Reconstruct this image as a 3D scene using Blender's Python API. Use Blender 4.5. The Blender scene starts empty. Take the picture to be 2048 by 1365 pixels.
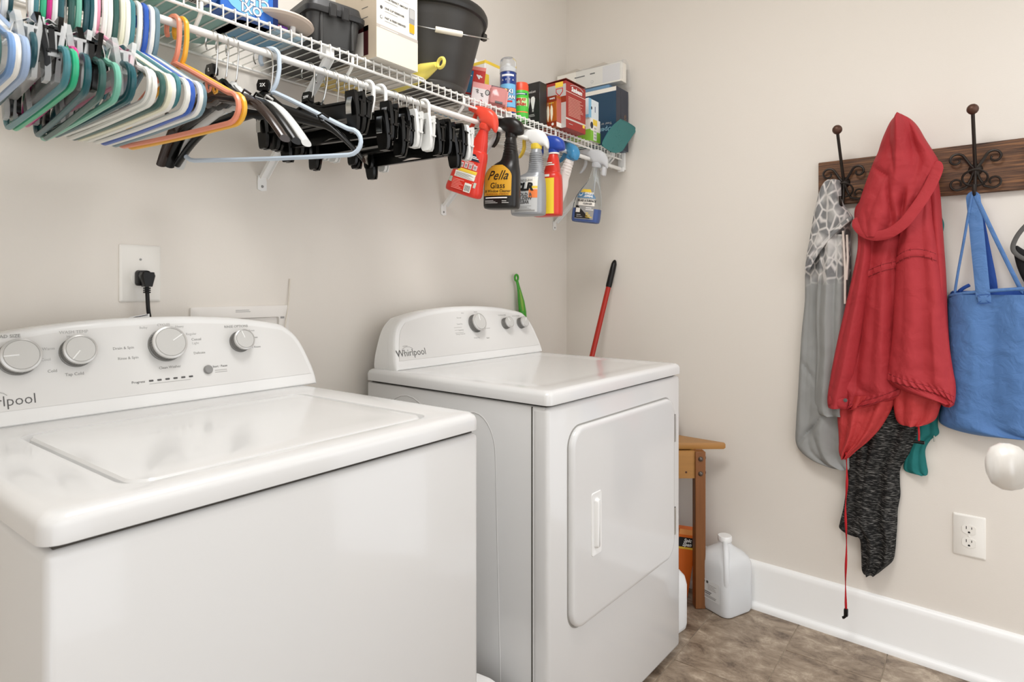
import bpy, bmesh, math, random
from mathutils import Vector, Matrix
random.seed(7)
V = Vector
PI = math.pi
# ------------------------------------------------------------------ camera
FPX, PX0, PY0, CZ = 1245.0, 1024.0, 577.0, 1.1586     # photograph taken as 2048 x 1365
TH = math.atan2(946.0, FPX)
FW = V((math.cos(TH), math.sin(TH), 0)); RT = V((math.sin(TH), -math.cos(TH), 0)); UP = V((0, 0, 1))
CAM = V((0, 0, CZ))
sc = bpy.context.scene
cd = bpy.data.cameras.new('camera'); cam = bpy.data.objects.new('camera', cd); sc.collection.objects.link(cam)
cd.sensor_width = 36; cd.lens = 36 * FPX / 2048; cd.shift_y = -(682.5 - PY0) / 2048
cd.clip_start = .02
cd.dof.use_dof = True; cd.dof.focus_distance = 1.9; cd.dof.aperture_fstop = 11
cam.matrix_world = Matrix(((RT.x, UP.x, -FW.x, 0), (RT.y, UP.y, -FW.y, 0), (RT.z, UP.z, -FW.z, CZ), (0, 0, 0, 1)))
sc.camera = cam
# ------------------------------------------------------------------ light, exposure
w = bpy.data.worlds.new('world'); sc.world = w; w.use_nodes = True
w.node_tree.nodes['Background'].inputs[0].default_value = (.985, .995, 1.02, 1)
w.node_tree.nodes['Background'].inputs[1].default_value = .95
def area(name, loc, rot, sx, sy, power, col=(1, .99, .98)):
    l = bpy.data.lights.new(name, 'AREA'); l.shape = 'RECTANGLE'; l.size = sx; l.size_y = sy; l.energy = power; l.color = col
    o = bpy.data.objects.new(name, l); o.location = loc; o.rotation_euler = rot; sc.collection.objects.link(o); return o
area('ceiling_lamp', (.75, .52, 2.66), (0, 0, 0), .7, .7, 12.5)
sc.view_settings.view_transform = 'Standard'; sc.view_settings.look = 'None'
sc.view_settings.exposure = 0.97; sc.view_settings.gamma = 1; sc.view_settings.use_curve_mapping = False
# ------------------------------------------------------------------ helpers: points
def ray(px, py): return FW + RT * ((px - PX0) / FPX) + UP * ((PY0 - py) / FPX)
def onz(px, py, z): r = ray(px, py); return CAM + r * ((z - CZ) / r.z)
def ony(px, py, y): r = ray(px, py); return CAM + r * (y / r.y)
def onx(px, py, x): r = ray(px, py); return CAM + r * (x / r.x)
def onpl(px, py, p0, n): r = ray(px, py); return CAM + r * ((p0 - CAM).dot(n) / r.dot(n))
WY = 1.51                                               # back wall
WA = math.radians(3.57)                                 # the right wall is a little out of square
C0 = V((2.396, WY, 0)); WT = V((-math.sin(WA), -math.cos(WA), 0)); WN = V((-math.cos(WA), math.sin(WA), 0))
def rw(s, d, z): return C0 + WT * s + WN * d + UP * z
def rwp(px, py, d): return onpl(px, py, C0 + WN * d, WN)
# ------------------------------------------------------------------ helpers: materials
def lin(c):
    c = c / 255.0
    return c / 12.92 if c <= .04045 else ((c + .055) / 1.055) ** 2.4
def rgb(c): return (lin(c[0]), lin(c[1]), lin(c[2]), 1)
MC = {}
def mat(name, c=(200, 200, 200), rough=.5, metal=0, spec=.5, trans=0, coat=0, ior=1.45, alpha=1, bump=0, bscale=200, var=0, vscale=8, sheen=0, stretch=None):
    if name in MC: return MC[name]
    m = bpy.data.materials.new(name); m.use_nodes = True; nt = m.node_tree; b = nt.nodes['Principled BSDF']
    b.inputs['Base Color'].default_value = rgb(c); b.inputs['Roughness'].default_value = rough; b.inputs['Metallic'].default_value = metal
    b.inputs['Specular IOR Level'].default_value = spec; b.inputs['Transmission Weight'].default_value = trans
    b.inputs['Coat Weight'].default_value = coat; b.inputs['IOR'].default_value = ior; b.inputs['Alpha'].default_value = alpha
    b.inputs['Sheen Weight'].default_value = sheen
    if bump or var:
        tc = nt.nodes.new('ShaderNodeTexCoord'); mp = nt.nodes.new('ShaderNodeMapping'); nt.links.new(tc.outputs['Object'], mp.inputs[0])
        if stretch: mp.inputs['Scale'].default_value = stretch
    if var:
        n = nt.nodes.new('ShaderNodeTexNoise'); n.inputs['Scale'].default_value = vscale; n.inputs['Detail'].default_value = 5
        nt.links.new(mp.outputs[0], n.inputs['Vector'])
        mx = nt.nodes.new('ShaderNodeMix'); mx.data_type = 'RGBA'
        k = lambda f: tuple(min(1, v * f) for v in rgb(c)[:3]) + (1,)
        mx.inputs[6].default_value = k(1 - var); mx.inputs[7].default_value = k(1 + var)
        nt.links.new(n.outputs['Fac'], mx.inputs[0]); nt.links.new(mx.outputs[2], b.inputs['Base Color'])
    if bump:
        n = nt.nodes.new('ShaderNodeTexNoise'); n.inputs['Scale'].default_value = bscale; n.inputs['Detail'].default_value = 3
        nt.links.new(mp.outputs[0], n.inputs['Vector'])
        bp = nt.nodes.new('ShaderNodeBump'); bp.inputs['Strength'].default_value = bump; bp.inputs['Distance'].default_value = .004
        nt.links.new(n.outputs['Fac'], bp.inputs['Height']); nt.links.new(bp.outputs[0], b.inputs['Normal'])
    MC[name] = m; return m
def nodes_of(m): return m.node_tree, m.node_tree.nodes['Principled BSDF']
# ------------------------------------------------------------------ helpers: objects
def thing(name, label, cat, loc=(0, 0, 0), rotz=0, group=None, rot=None):
    o = bpy.data.objects.new(name, None); sc.collection.objects.link(o); o.location = loc
    o.rotation_euler = rot if rot else (0, 0, rotz); o.empty_display_size = .03
    o['label'] = label; o['category'] = cat
    if group: o['group'] = group
    return o
def tag(o, label, cat, group=None):
    o['label'] = label; o['category'] = cat
    if group: o['group'] = group
    return o
def copy_tree(o, parent=None):
    c = o.copy(); sc.collection.objects.link(c)
    if parent: c.parent = parent
    for ch in list(o.children): copy_tree(ch, c)
    return c
class MB:
    def __init__(s): s.v = []; s.f = []; s.sm = []; s.mi = []
    def add(s, vs, fs, smooth=False, mi=0, M=None):
        n = len(s.v); s.v += [tuple(M @ V(v)) if M else tuple(v) for v in vs]
        for f in fs: s.f.append([i + n for i in f]); s.sm.append(smooth); s.mi.append(mi)
        return s
    def box(s, x0, y0, z0, x1, y1, z1, M=None, mi=0):
        v = [(x0, y0, z0), (x1, y0, z0), (x1, y1, z0), (x0, y1, z0), (x0, y0, z1), (x1, y0, z1), (x1, y1, z1), (x0, y1, z1)]
        return s.add(v, [(0, 3, 2, 1), (4, 5, 6, 7), (0, 1, 5, 4), (1, 2, 6, 5), (2, 3, 7, 6), (3, 0, 4, 7)], False, mi, M)
    def rbox(s, x0, y0, z0, x1, y1, z1, r=.003, seg=2, M=None, mi=0, smooth=True):
        bm = bmesh.new(); bmesh.ops.create_cube(bm, size=1)
        bmesh.ops.scale(bm, vec=(x1 - x0, y1 - y0, z1 - z0), verts=bm.verts); bmesh.ops.translate(bm, vec=((x0 + x1) / 2, (y0 + y1) / 2, (z0 + z1) / 2), verts=bm.verts)
        bmesh.ops.bevel(bm, geom=list(bm.edges), offset=r, segments=seg, profile=.5, affect='EDGES')
        bm.verts.index_update(); s.add([v.co[:] for v in bm.verts], [[v.index for v in f.verts] for f in bm.faces], smooth, mi, M); bm.free(); return s
    def loft(s, rings, closed=True, cap0=True, cap1=True, smooth=True, mi=0, M=None, loop=False):
        n = len(rings[0]); vs = [p for r in rings for p in r]; fs = []
        m = len(rings)
        for i in range(m if loop else m - 1):
            for j in range(n if closed else n - 1):
                a = i * n + j; b = i * n + (j + 1) % n; i2 = (i + 1) % m
                fs.append((a, b, i2 * n + (j + 1) % n, i2 * n + j))
        if cap0 and not loop: fs.append(list(range(n))[::-1])
        if cap1 and not loop: fs.append([(m - 1) * n + j for j in range(n)])
        return s.add(vs, fs, smooth, mi, M)
    def tube(s, pts, r, n=8, loop=False, mi=0, M=None, flat=1.0):
        pts = [V(p) for p in pts]; m = len(pts); rings = []; up = None
        for i, p in enumerate(pts):
            if loop: t = pts[(i + 1) % m] - pts[i - 1]
            else: t = pts[min(i + 1, m - 1)] - pts[max(i - 1, 0)]
            if t.length < 1e-9: t = V((0, 0, 1))
            t.normalize()
            if up is None:
                up = V((0, 0, 1)) if abs(t.z) < .9 else V((0, 1, 0))
            up = (up - t * up.dot(t)); up = up.normalized() if up.length > 1e-6 else t.orthogonal().normalized()
            sd = t.cross(up); rr = r[i] if isinstance(r, (list, tuple)) else r
            rings.append([p + (up * math.cos(2 * PI * k / n) * flat + sd * math.sin(2 * PI * k / n)) * rr for k in range(n)])
        return s.loft(rings, True, True, True, True, mi, M, loop)
    def lathe(s, prof, n=24, M=None, mi=0, smooth=True, sx=1, sy=1, cap=True):
        rings = [[(r * math.cos(2 * PI * k / n) * sx, r * math.sin(2 * PI * k / n) * sy, z) for k in range(n)] for r, z in prof]
        return s.loft(rings, True, cap, cap, smooth, mi, M)
    def prism(s, poly, h0, h1, M=None, mi=0):           # polygon in local XY, extruded in Z
        n = len(poly); vs = [(x, y, h0) for x, y in poly] + [(x, y, h1) for x, y in poly]
        fs = [list(range(n))[::-1], list(range(n, 2 * n))] + [(i, (i + 1) % n, n + (i + 1) % n, n + i) for i in range(n)]
        return s.add(vs, fs, False, mi, M)
    def ribbon(s, pts, wv, th, nv=None, M=None, mi=0):  # strip along pts; wv: width vectors; nv: thickness direction
        rings = []
        for i, p in enumerate(pts):
            p = V(p); a = V(wv[i] if isinstance(wv[0], (tuple, list, Vector)) else wv) * .5; b = V(nv) * th
            rings.append([p - a, p + a, p + a + b, p - a + b])
        return s.loft(rings, True, True, True, False, mi, M)
    def obj(s, name, m, parent=None, loc=None):
        me = bpy.data.meshes.new(name); me.from_pydata(s.v, [], s.f)
        me.polygons.foreach_set('use_smooth', s.sm); me.polygons.foreach_set('material_index', s.mi)
        for k in (m if isinstance(m, (list, tuple)) else [m]): me.materials.append(k)
        bm = bmesh.new(); bm.from_mesh(me); bmesh.ops.recalc_face_normals(bm, faces=bm.faces); bm.to_mesh(me); bm.free()
        me.update()
        try: me.set_sharp_from_angle(angle=math.radians(38))
        except Exception: pass
        o = bpy.data.objects.new(name, me); sc.collection.objects.link(o)
        if parent: o.parent = parent
        if loc: o.location = loc
        return o
def fr(o, x, y):                                        # matrix with given origin, x and y directions
    x = V(x).normalized(); y = V(y); y = (y - x * y.dot(x)).normalized(); z = x.cross(y); o = V(o)
    return Matrix(((x.x, y.x, z.x, o.x), (x.y, y.y, z.y, o.y), (x.z, y.z, z.z, o.z), (0, 0, 0, 1)))
def text(s, size, m, parent, M, bold=0, align='CENTER', shear=0, sx=1, name='lettering', ext=.0002):
    c = bpy.data.curves.new('t', 'FONT'); c.body = s; c.size = size; c.offset = bold; c.align_x = align; c.align_y = 'CENTER'
    c.shear = shear; c.extrude = ext; c.resolution_u = 2; c.space_line = .9
    t = bpy.data.objects.new('t', c); me = bpy.data.meshes.new_from_object(t); bpy.data.objects.remove(t); bpy.data.curves.remove(c)
    me.name = name; me.transform(M @ Matrix.Diagonal((sx, 1, 1, 1))); me.materials.clear(); me.materials.append(m)
    o = bpy.data.objects.new(name, me); sc.collection.objects.link(o); o.parent = parent; return o
class Face:                                             # a flat face of a thing, for printed panels and lettering
    def __init__(s, t, M, w=0, h=0): s.t = t; s.M = M; s.w = w; s.h = h
    def panel(s, x0, y0, x1, y1, m, name='printed_panel', z=.0004, r=0, parent=None):
        b = MB()
        if r:
            poly = [(cx + r * math.cos(a), cy + r * math.sin(a)) for cx, cy, a0 in ((x1 - r, y0 + r, -90), (x1 - r, y1 - r, 0), (x0 + r, y1 - r, 90), (x0 + r, y0 + r, 180)) for a in [math.radians(a0 + q * 22.5) for q in range(5)]]
            b.prism(poly, 0, z, s.M)
        else: b.box(x0, y0, 0, x1, y1, z, s.M)
        return b.obj(name, m, parent or s.t)
    def poly(s, pts, m, name='printed_panel', z=.0006): return MB().prism(pts, 0, z, s.M).obj(name, m, s.t)
    def disc(s, x, y, r, m, name='printed_disc', z=.0007, ry=None):
        return MB().prism([(x + r * math.cos(2 * PI * k / 20), y + (ry or r) * math.sin(2 * PI * k / 20)) for k in range(20)], 0, z, s.M).obj(name, m, s.t)
    def text(s, x, y, size, st, m, z=.0008, bold=0, align='CENTER', shear=0, sx=1, rot=0):
        return text(st, size, m, s.t, s.M @ Matrix.Translation((x, y, z)) @ Matrix.Rotation(rot, 4, 'Z'), bold, align, shear, sx)
    def lines(s, x0, y0, x1, y1, n, m, fill=.45, z=.0007):
        b = MB(); p = (y1 - y0) / n; rr = random.Random(n * 31 + int(x0 * 9999))
        for i in range(n): b.box(x0, y0 + i * p, 0, x1 - (x1 - x0) * rr.random() * .25, y0 + i * p + p * fill, z, s.M)
        return b.obj('fine_print', m, s.t)
def carton(name, label, cat, fl, w, d, h, m, rotz=0, group=None, rot=None, z=None):
    """box thing; fl = front left lower corner in the world"""
    t = thing(name, label, cat, (0, 0, 0), rotz, group, rot)
    off = (Matrix.Rotation(rotz, 3, 'Z') if not rot else t.rotation_euler.to_matrix()) @ V((w / 2, d / 2, 0))
    t.location = V((fl[0], fl[1], fl[2] if z is None else z)) + off
    MB().rbox(-w / 2, -d / 2, 0, w / 2, d / 2, h, .0012, 1, smooth=False).obj('carton', m, t)
    return t, Face(t, fr((-w / 2, -d / 2, 0), (1, 0, 0), (0, 0, 1)), w, h), Face(t, fr((-w / 2, d / 2, 0), (0, -1, 0), (0, 0, 1)), d, h)
def struct(o): o['kind'] = 'structure'; return o
def smooth_rows(rows, n):                               # catmull-rom through rows of numbers
    out = []; m = len(rows)
    for i in range(n):
        f = i / (n - 1) * (m - 1); k = min(int(f), m - 2); t = f - k
        p = [rows[max(0, min(m - 1, k + q))] for q in (-1, 0, 1, 2)]
        out.append([.5 * ((2 * b) + (c - a) * t + (2 * a - 5 * b + 4 * c - d) * t * t + (3 * b - a - 3 * c + d) * t ** 3) for a, b, c, d in zip(*p)])
    return out
def spl(pts, n): return [V(p) for p in smooth_rows([list(p) for p in pts], n)]
# ------------------------------------------------------------------ materials used widely
M_WALL = mat('greige_wall_paint', (228, 222, 213), .75, bump=.05, bscale=260)
M_CEIL = mat('ceiling_paint', (245, 244, 241), .9)
M_TRIM = mat('white_trim_paint', (243, 243, 241), .35)
M_ENAM = mat('white_enamel', (219, 219, 218), .16, spec=.5, coat=.3)
M_ENAM2 = mat('white_plastic_gloss', (238, 238, 236), .22)
M_GAP = mat('dark_gap', (70, 66, 60), .8)
M_PANEL = mat('control_panel_grey', (226, 225, 222), .3)
M_GREY = mat('label_grey', (150, 149, 146), .5)
M_LGREY = mat('label_light_grey', (186, 185, 182), .5)
M_DGREY = mat('label_dark_grey', (88, 87, 86), .5)
M_CHROME = mat('brushed_chrome', (190, 188, 184), .28, metal=1)
M_WHITE = mat('white_print', (240, 240, 238), .45)
M_BLACK = mat('black_print', (24, 23, 23), .5)
M_BLKPL = mat('black_plastic', (13, 12, 12), .32, spec=.35)
M_PLATE = mat('wall_plate_white', (236, 233, 226), .35)
M_WIRE = mat('white_coated_wire', (240, 239, 234), .3)
M_STEEL = mat('steel_wire', (200, 200, 198), .2, metal=1)
# ------------------------------------------------------------------ room
def wallbox(name, pts, z0, z1, m): return struct(MB().prism(pts, z0, z1).obj(name, m))
p = lambda s, d: tuple((C0 + WT * s + WN * d)[:2])
wallbox('wall_back', [(-1.1, WY), (2.52, WY), (2.52, WY + .1), (-1.1, WY + .1)], 0, 2.7, M_WALL)
wallbox('wall_right', [p(0, 0), p(1.92, 0), p(1.92, -.1), p(0, -.1)], 0, 2.7, M_WALL)
wallbox('wall_left', [(-1.1, -.4), (-1, -.4), (-1, WY), (-1.1, WY)], 0, 2.7, M_WALL)
yf = -.36
struct(MB().box(-1.1, yf - .1, 2.12, 2.52, yf, 2.7).obj('light_block_header', M_WALL))  # unseen header, added to keep light off the upper right wall
wallbox('ceiling', [(-1.1, yf - .1), (2.52, yf - .1), (2.52, WY + .1), (-1.1, WY + .1)], 2.7, 2.75, M_CEIL)
# floor with vinyl tiles
M_GROUT = mat('tile_joint', (168, 154, 136), .7)
M_TILE = mat('stone_look_vinyl', (150, 132, 112), .42)
nt, bs = nodes_of(M_TILE)
def N(nt, k, **kw):
    n = nt.nodes.new(k)
    for a, v in kw.items(): setattr(n, a, v)
    return n
geo = N(nt, 'ShaderNodeNewGeometry'); oi = N(nt, 'ShaderNodeObjectInfo'); mul = N(nt, 'ShaderNodeVectorMath', operation='MULTIPLY_ADD')
mul.inputs[1].default_value = (3.0, 1.9, 1)
nt.links.new(geo.outputs['Position'], mul.inputs[0])
sc_ = N(nt, 'ShaderNodeVectorMath', operation='SCALE'); sc_.inputs[0].default_value = (9, 5, 7); nt.links.new(oi.outputs['Random'], sc_.inputs['Scale'])
nt.links.new(sc_.outputs[0], mul.inputs[2])
rotn = N(nt, 'ShaderNodeMapping'); rotn.inputs['Rotation'].default_value = (0, 0, .5); nt.links.new(mul.outputs[0], rotn.inputs[0])
n1 = N(nt, 'ShaderNodeTexNoise'); n1.inputs['Scale'].default_value = 5.0; n1.inputs['Detail'].default_value = 14; n1.inputs['Roughness'].default_value = .74; n1.inputs['Distortion'].default_value = .45
nt.links.new(rotn.outputs[0], n1.inputs['Vector'])
cr = N(nt, 'ShaderNodeValToRGB'); e = cr.color_ramp.elements
e[0].position = .36; e[0].color = rgb((98, 82, 68)); e[1].position = .66; e[1].color = rgb((196, 180, 160))
q = e.new(.46); q.color = rgb((138, 121, 103)); q = e.new(.54); q.color = rgb((158, 141, 122))
nt.links.new(n1.outputs['Fac'], cr.inputs[0]); nt.links.new(cr.outputs[0], bs.inputs['Base Color'])
bp = N(nt, 'ShaderNodeBump'); bp.inputs['Strength'].default_value = .12; bp.inputs['Distance'].default_value = .002
nt.links.new(n1.outputs['Fac'], bp.inputs['Height']); nt.links.new(bp.outputs[0], bs.inputs['Normal'])
floor = struct(MB().box(-1.1, -2.6, -.06, 2.52, WY + .1, -.0022).obj('floor', M_GROUT))
TW, TH_ = .53, .264
tile0 = None
for r in range(-5, 4):
    y0 = .510 + r * TH_
    if y0 > WY - .02 or y0 + TH_ < yf: continue
    for k in range(-7, 3):
        x0 = 1.852 + k * TW + (TW / 2 if r % 2 else 0)
        if x0 > 2.40 or x0 + TW < -1.0: continue
        g = .0028
        if tile0 is None:
            tile0 = MB().rbox(0, 0, -.004, TW - g, TH_ - g, 0, .0008, 1, smooth=False).obj('tile', M_TILE, floor); o = tile0
        else:
            o = tile0.copy(); sc.collection.objects.link(o); o.parent = floor
        o.location = (x0 + g / 2, y0 + g / 2, 0)
# baseboards
def baseboard(name, f, L, shoe_m=None):
    # f(s, d, z) maps along / out / up
    prof = [(0, 0), (.019, 0), (.019, .016), (.016, .021), (.0155, .022), (.0155, .118), (.013, .128), (.006, .134), (0, .135)]
    prof = [(d, z * 1.24) for d, z in prof]
    b = MB(); b.loft([[f(s, d, z) for d, z in prof] for s in (0, L)], smooth=False)
    o = struct(b.obj(name, M_TRIM))
    q = MB(); pr = [(.0155, 0), (.030, 0), (.0295, .008), (.027, .016), (.022, .021), (.0155, .024)]
    q.loft([[f(s, d, z) for d, z in pr] for s in (0, L)]); q.obj('shoe_moulding', M_TRIM, o)
baseboard('baseboard_right', lambda s, d, z: rw(s, d, z), 1.8)
baseboard('baseboard_back', lambda s, d, z: V((2.37 - s, WY - d, z)), 3.3)
# door folded back towards the front wall, only its knob is in the picture
hinge = V((.44, -.30, 0)); free = V((1.2, -.088, 0)); dx = (free - hinge).normalized(); dn = V((-dx.y, dx.x, 0))
D = fr(hinge, dx, (0, 0, 1)); L = (free - hinge).length
b = MB(); b.box(0, 0.01, 0, L, 2.03, .035, D)
door = struct(b.obj('door_1', M_TRIM)); 
b = MB()
for (x0, y0, x1, y1) in ((.1, .2, L / 2 - .05, .95), (L / 2 + .05, .2, L - .1, .95), (.1, 1.1, L / 2 - .05, 1.85), (L / 2 + .05, 1.1, L - .1, 1.85)):
    b.rbox(x0, y0, -.004, x1, y1, .039, .003, 1, D)
b.obj('door_panel', M_TRIM, door)
# knob stands on the room side of the slab
kn = P_k = ony(2026, 935, -.027); K = fr(kn, dx, (0, 0, 1))
M_KNOB = mat('satin_nickel_knob', (240, 238, 234), .25, metal=.15)
b = MB(); b.lathe([(.001, .026), (.012, .025), (.020, .021), (.0248, .012), (.0252, .003), (.0225, -.006), (.016, -.014), (.010, -.020), (.009, -.045)], 28, fr(kn, dx, (0, 0, 1)) @ Matrix.Rotation(PI, 4, 'X'), sy=1.12)
b.lathe([(.031, -.050), (.032, -.046), (.028, -.042), (.012, -.041)], 28, fr(kn, dx, (0, 0, 1)) @ Matrix.Rotation(PI, 4, 'X'))
b.obj('door_knob', M_KNOB, door)
# ------------------------------------------------------------------ appliances
HALF = [(.362, 0), (.363, .012), (.360, .034), (.355, .054), (.342, .094), (.327, .121), (.306, .140), (.287, .149), (.214, .162), (.155, .169), (.073, .174), (0, .175)]
KX = 1.0
def arch(inset=0, zlo=0, n=60):
    c = [(x * KX, z) for x, z in HALF]; pts = smooth_rows([list(q) for q in c], 26)
    full = [(x, z) for x, z in pts] + [(-x, z) for x, z in reversed(pts[:-1])]
    if inset or zlo:
        out = []
        for i, (x, z) in enumerate(full):
            a = full[max(i - 1, 0)]; c2 = full[min(i + 1, len(full) - 1)]; t = V((c2[0] - a[0], c2[1] - a[1])); t.normalize()
            out.append((x - t.y * inset, max(zlo, z + t.x * inset)) if True else 0)
        full = out
    return full
SL = .34
def console(t, cx, yfr, ybk, z0):
    Y = lambda z, d=0: yfr + z * SL + d
    b = MB(); R = lambda pts, f: [(cx + x, f(z), z0 + z) for x, z in pts]
    b.loft([R(arch(), lambda z: ybk), R(arch(), lambda z: ybk - (ybk - Y(z, .034)) * .6), R(arch(), lambda z: Y(z, .034))])
    b.obj('console_housing', M_ENAM2, t)
    b = MB()
    b.loft([R(arch(.001), lambda z: Y(z, .0335)), R(arch(-.0015), lambda z: Y(z, .032)), R(arch(-.002), lambda z: Y(z, .012)), R(arch(0), lambda z: Y(z, .004)), R(arch(.004, .0025), lambda z: Y(z, .0005)), R(arch(.009, .006), lambda z: Y(z, 0))])
    b.obj('console_bezel', M_ENAM2, t)
    nrm = V((0, -1, SL)).normalized(); M = fr((cx, yfr, z0), (1, 0, 0), V((0, SL, 1)))
    k = math.sqrt(1 + SL * SL)
    pts = [(x, z * k) for x, z in arch(.013, .026)]
    b = MB(); b.prism(pts, .0002, .0012, M); b.obj('control_panel', M_PANEL, t)
    return Face(t, M @ Matrix.Translation((0, 0, .0012)))
def knob(f, x, z, r, ang, name='knob'):
    k = math.sqrt(1 + SL * SL); M = f.M @ Matrix.Translation((x, z * k, 0))
    b = MB(); b.lathe([(r * .955, .0185), (r * .99, .0205), (r, .022), (r * .97, .0245), (r * .86, .0255), (r * .84, .0245), (.001, .0245)], 36, M)
    o = b.obj(name, M_KRING, f.t)
    b = MB(); b.lathe([(r * 1.0, .0005), (r * 1.0, .003), (r * .94, .004), (r * .93, .0186), (.001, .0186)], 36, M)
    for i in range(36):
        a = 2 * PI * i / 36; b.box(-.0006, r * .9, .004, .0006, r * .955, .018, M @ Matrix.Rotation(a, 4, 'Z'))
    b.obj('knob_skirt', M_KSK, o)
    q = MB(); q.lathe([(r * .83, .0247), (r * .82, .0258), (.0005, .0262)], 32, M); q.obj('knob_cap', M_KCAP, o)
    q = MB(); q.rbox(-.0014, r * .12, .0255, .0014, r * .84, .0272, .0005, 1, M @ Matrix.Rotation(ang, 4, 'Z')); q.obj('pointer', M_WHITE, o)
    return o
M_KSK = mat('knob_grey_skirt', (128, 127, 124), .4, metal=.4)
M_KRING = mat('knob_silver_rim', (206, 205, 202), .3, metal=.35)
M_KCAP = mat('knob_grey_cap', (203, 202, 198), .35)
def rrect(x0, y0, x1, y1, r, z, n=6):
    return [(cx + r * math.cos(math.radians(a)), cy + r * math.sin(math.radians(a)), z) for cx, cy, a0 in ((x1 - r, y0 + r, -90), (x1 - r, y1 - r, 0), (x0 + r, y1 - r, 90), (x0 + r, y0 + r, 180)) for a in [a0 + 90 * k / (n - 1) for k in range(n)]]
def brand(f, x, z, s):
    k = math.sqrt(1 + SL * SL)
    f.text(x, z * k, s, 'Whirlpool', M_DGREY, sx=.92, z=.0004, bold=-.0002)
    b = MB(); b.tube([(x - .012 + .022 * math.cos(a), z * k + .007 + .012 * math.sin(a), .0005) for a in [.3 + q * .45 for q in range(9)]], .0006, 5, M=f.M); b.obj('logo_swirl', M_LGREY, f.t)
# --- washing machine
ws = thing('washing_machine', 'white top-loading washing machine in the foreground, its lid flat under a four-dial console', 'washer', (.569, .777, 0))
b = MB(); b.rbox(-.348, .0, .025, .348, .655, .881, .011, 3); b.obj('cabinet', M_ENAM, ws)
b = MB(); b.box(-.338, .01, .87, .338, .64, .9); b.obj('gap_shade', M_GAP, ws)  # dark grey filler, painting in the shade of the groove under the deck
b = MB()
for sx in (-.3, .3):
    for sy in (.06, .6): b.lathe([(.02, 0), (.022, .004), (.022, .012), (.010, .013), (.010, .03)], 14, Matrix.Translation((sx, sy, 0)))
b.obj('levelling_feet', M_BLKPL, ws)
LX0, LY0, LX1, LY1 = -.246, .052, .262, .465
b = MB()
b.loft([rrect(-.344, .006, .344, .662, .014, .886), rrect(-.352, -.003, .352, .668, .022, .888), rrect(-.352, -.003, .352, .668, .022, .906), rrect(-.349, 0, .349, .666, .021, .914), rrect(-.342, .007, .342, .66, .02, .9195), rrect(-.332, .016, .332, .652, .02, .921),
        rrect(LX0 - .016, LY0 - .012, LX1 + .012, LY1 + .012, .036, .921), rrect(LX0 - .008, LY0 - .005, LX1 + .005, LY1 + .006, .032, .9195), rrect(LX0, LY0, LX1, LY1, .03, .909)], cap0=True, cap1=True)
b.obj('deck', M_ENAM, ws)
b = MB(); g = .003
b.loft([rrect(LX0 + g, LY0 + g, LX1 - g, LY1 - g, .027, .9095), rrect(LX0 + g, LY0 + g, LX1 - g, LY1 - g, .027, .916), rrect(LX0 + g + .003, LY0 + g + .003, LX1 - g - .003, LY1 - g - .003, .026, .9195), rrect(LX0 + .016, LY0 + .014, LX1 - .014, LY1 - .014, .024, .9202),
        rrect(LX0 + .05, LY0 + .06, LX1 - .045, LY1 - .06, .03, .9188), rrect(LX0 + .11, LY0 + .12, LX1 - .10, LY1 - .12, .03, .9182)])
b.obj('lid', M_ENAM, ws)
f = console(ws, .012, .55, .664, .921)
knob(f, -.233, .113, .031, math.radians(92)); knob(f, -.143, .116, .0285, math.radians(140)); knob(f, .018, .118, .035, math.radians(-58)); knob(f, .180, .114, .0245, math.radians(18))
k = math.sqrt(1 + SL * SL)
b = MB(); b.lathe([(.0095, 0), (.0095, .004), (.008, .006), (.001, .0066)], 20, f.M @ Matrix.Translation((.097, .060 * k, 0))); b.obj('start_button', mat('button_grey', (146, 145, 143), .35), ws)
for i in range(6):
    b = MB(); x = -.02 + i * .0158; b.rbox(x - .0042, .050 * k - .0018, 0, x + .0042, .050 * k + .0018, .0012, .0006, 1, f.M); b.obj('indicator_light', M_DGREY, ws)
brand(f, -.262, .042, .026)
for x, z, s, st, m in ((-.246, .152, .0085, 'LOAD SIZE', M_GREY), (-.143, .154, .0085, 'WASH TEMP', M_LGREY), (.178, .149, .0080, 'RINSE OPTIONS', M_GREY), (.020, .160, .0075, 'CYCLES', M_LGREY),
                       (-.186, .126, .0075, 'Warm', M_LGREY), (-.192, .107, .0075, 'Cool', M_LGREY), (-.184, .086, .0075, 'Cold', M_GREY), (-.150, .077, .0080, 'Tap Cold', M_GREY), (-.150, .146, .007, 'Hot', M_LGREY),
                       (-.062, .118, .0075, 'Drain & Spin', M_GREY), (-.056, .098, .0075, 'Rinse & Spin', M_GREY), (.020, .073, .0075, 'Clean Washer', M_GREY), (.074, .138, .0075, 'Regular', M_LGREY), (.083, .126, .0080, 'Casual', M_GREY), (.080, .118, .0075, 'Light', M_LGREY), (.085, .097, .0075, 'Delicate', M_GREY), (.052, .155, .007, 'Heavy', M_LGREY), (-.02, .156, .007, 'Bulky', M_LGREY),
                       (.216, .122, .0065, '1 Rinse', M_GREY), (.218, .100, .0065, '2 Rinses', M_GREY), (.125, .065, .0065, 'Start · Pause', M_DGREY), (-.044, .050, .0070, 'Progress', M_DGREY), (.214, .138, .0065, 'Rinse', M_LGREY)):
    f.text(x, z * k, s, st, m, z=.0002)
f.lines(.112, .052 * k, .142, .060 * k, 2, M_LGREY, z=.0002); f.lines(-.024, .0435 * k, .064, .0465 * k, 1, M_LGREY, z=.0002)
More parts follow.
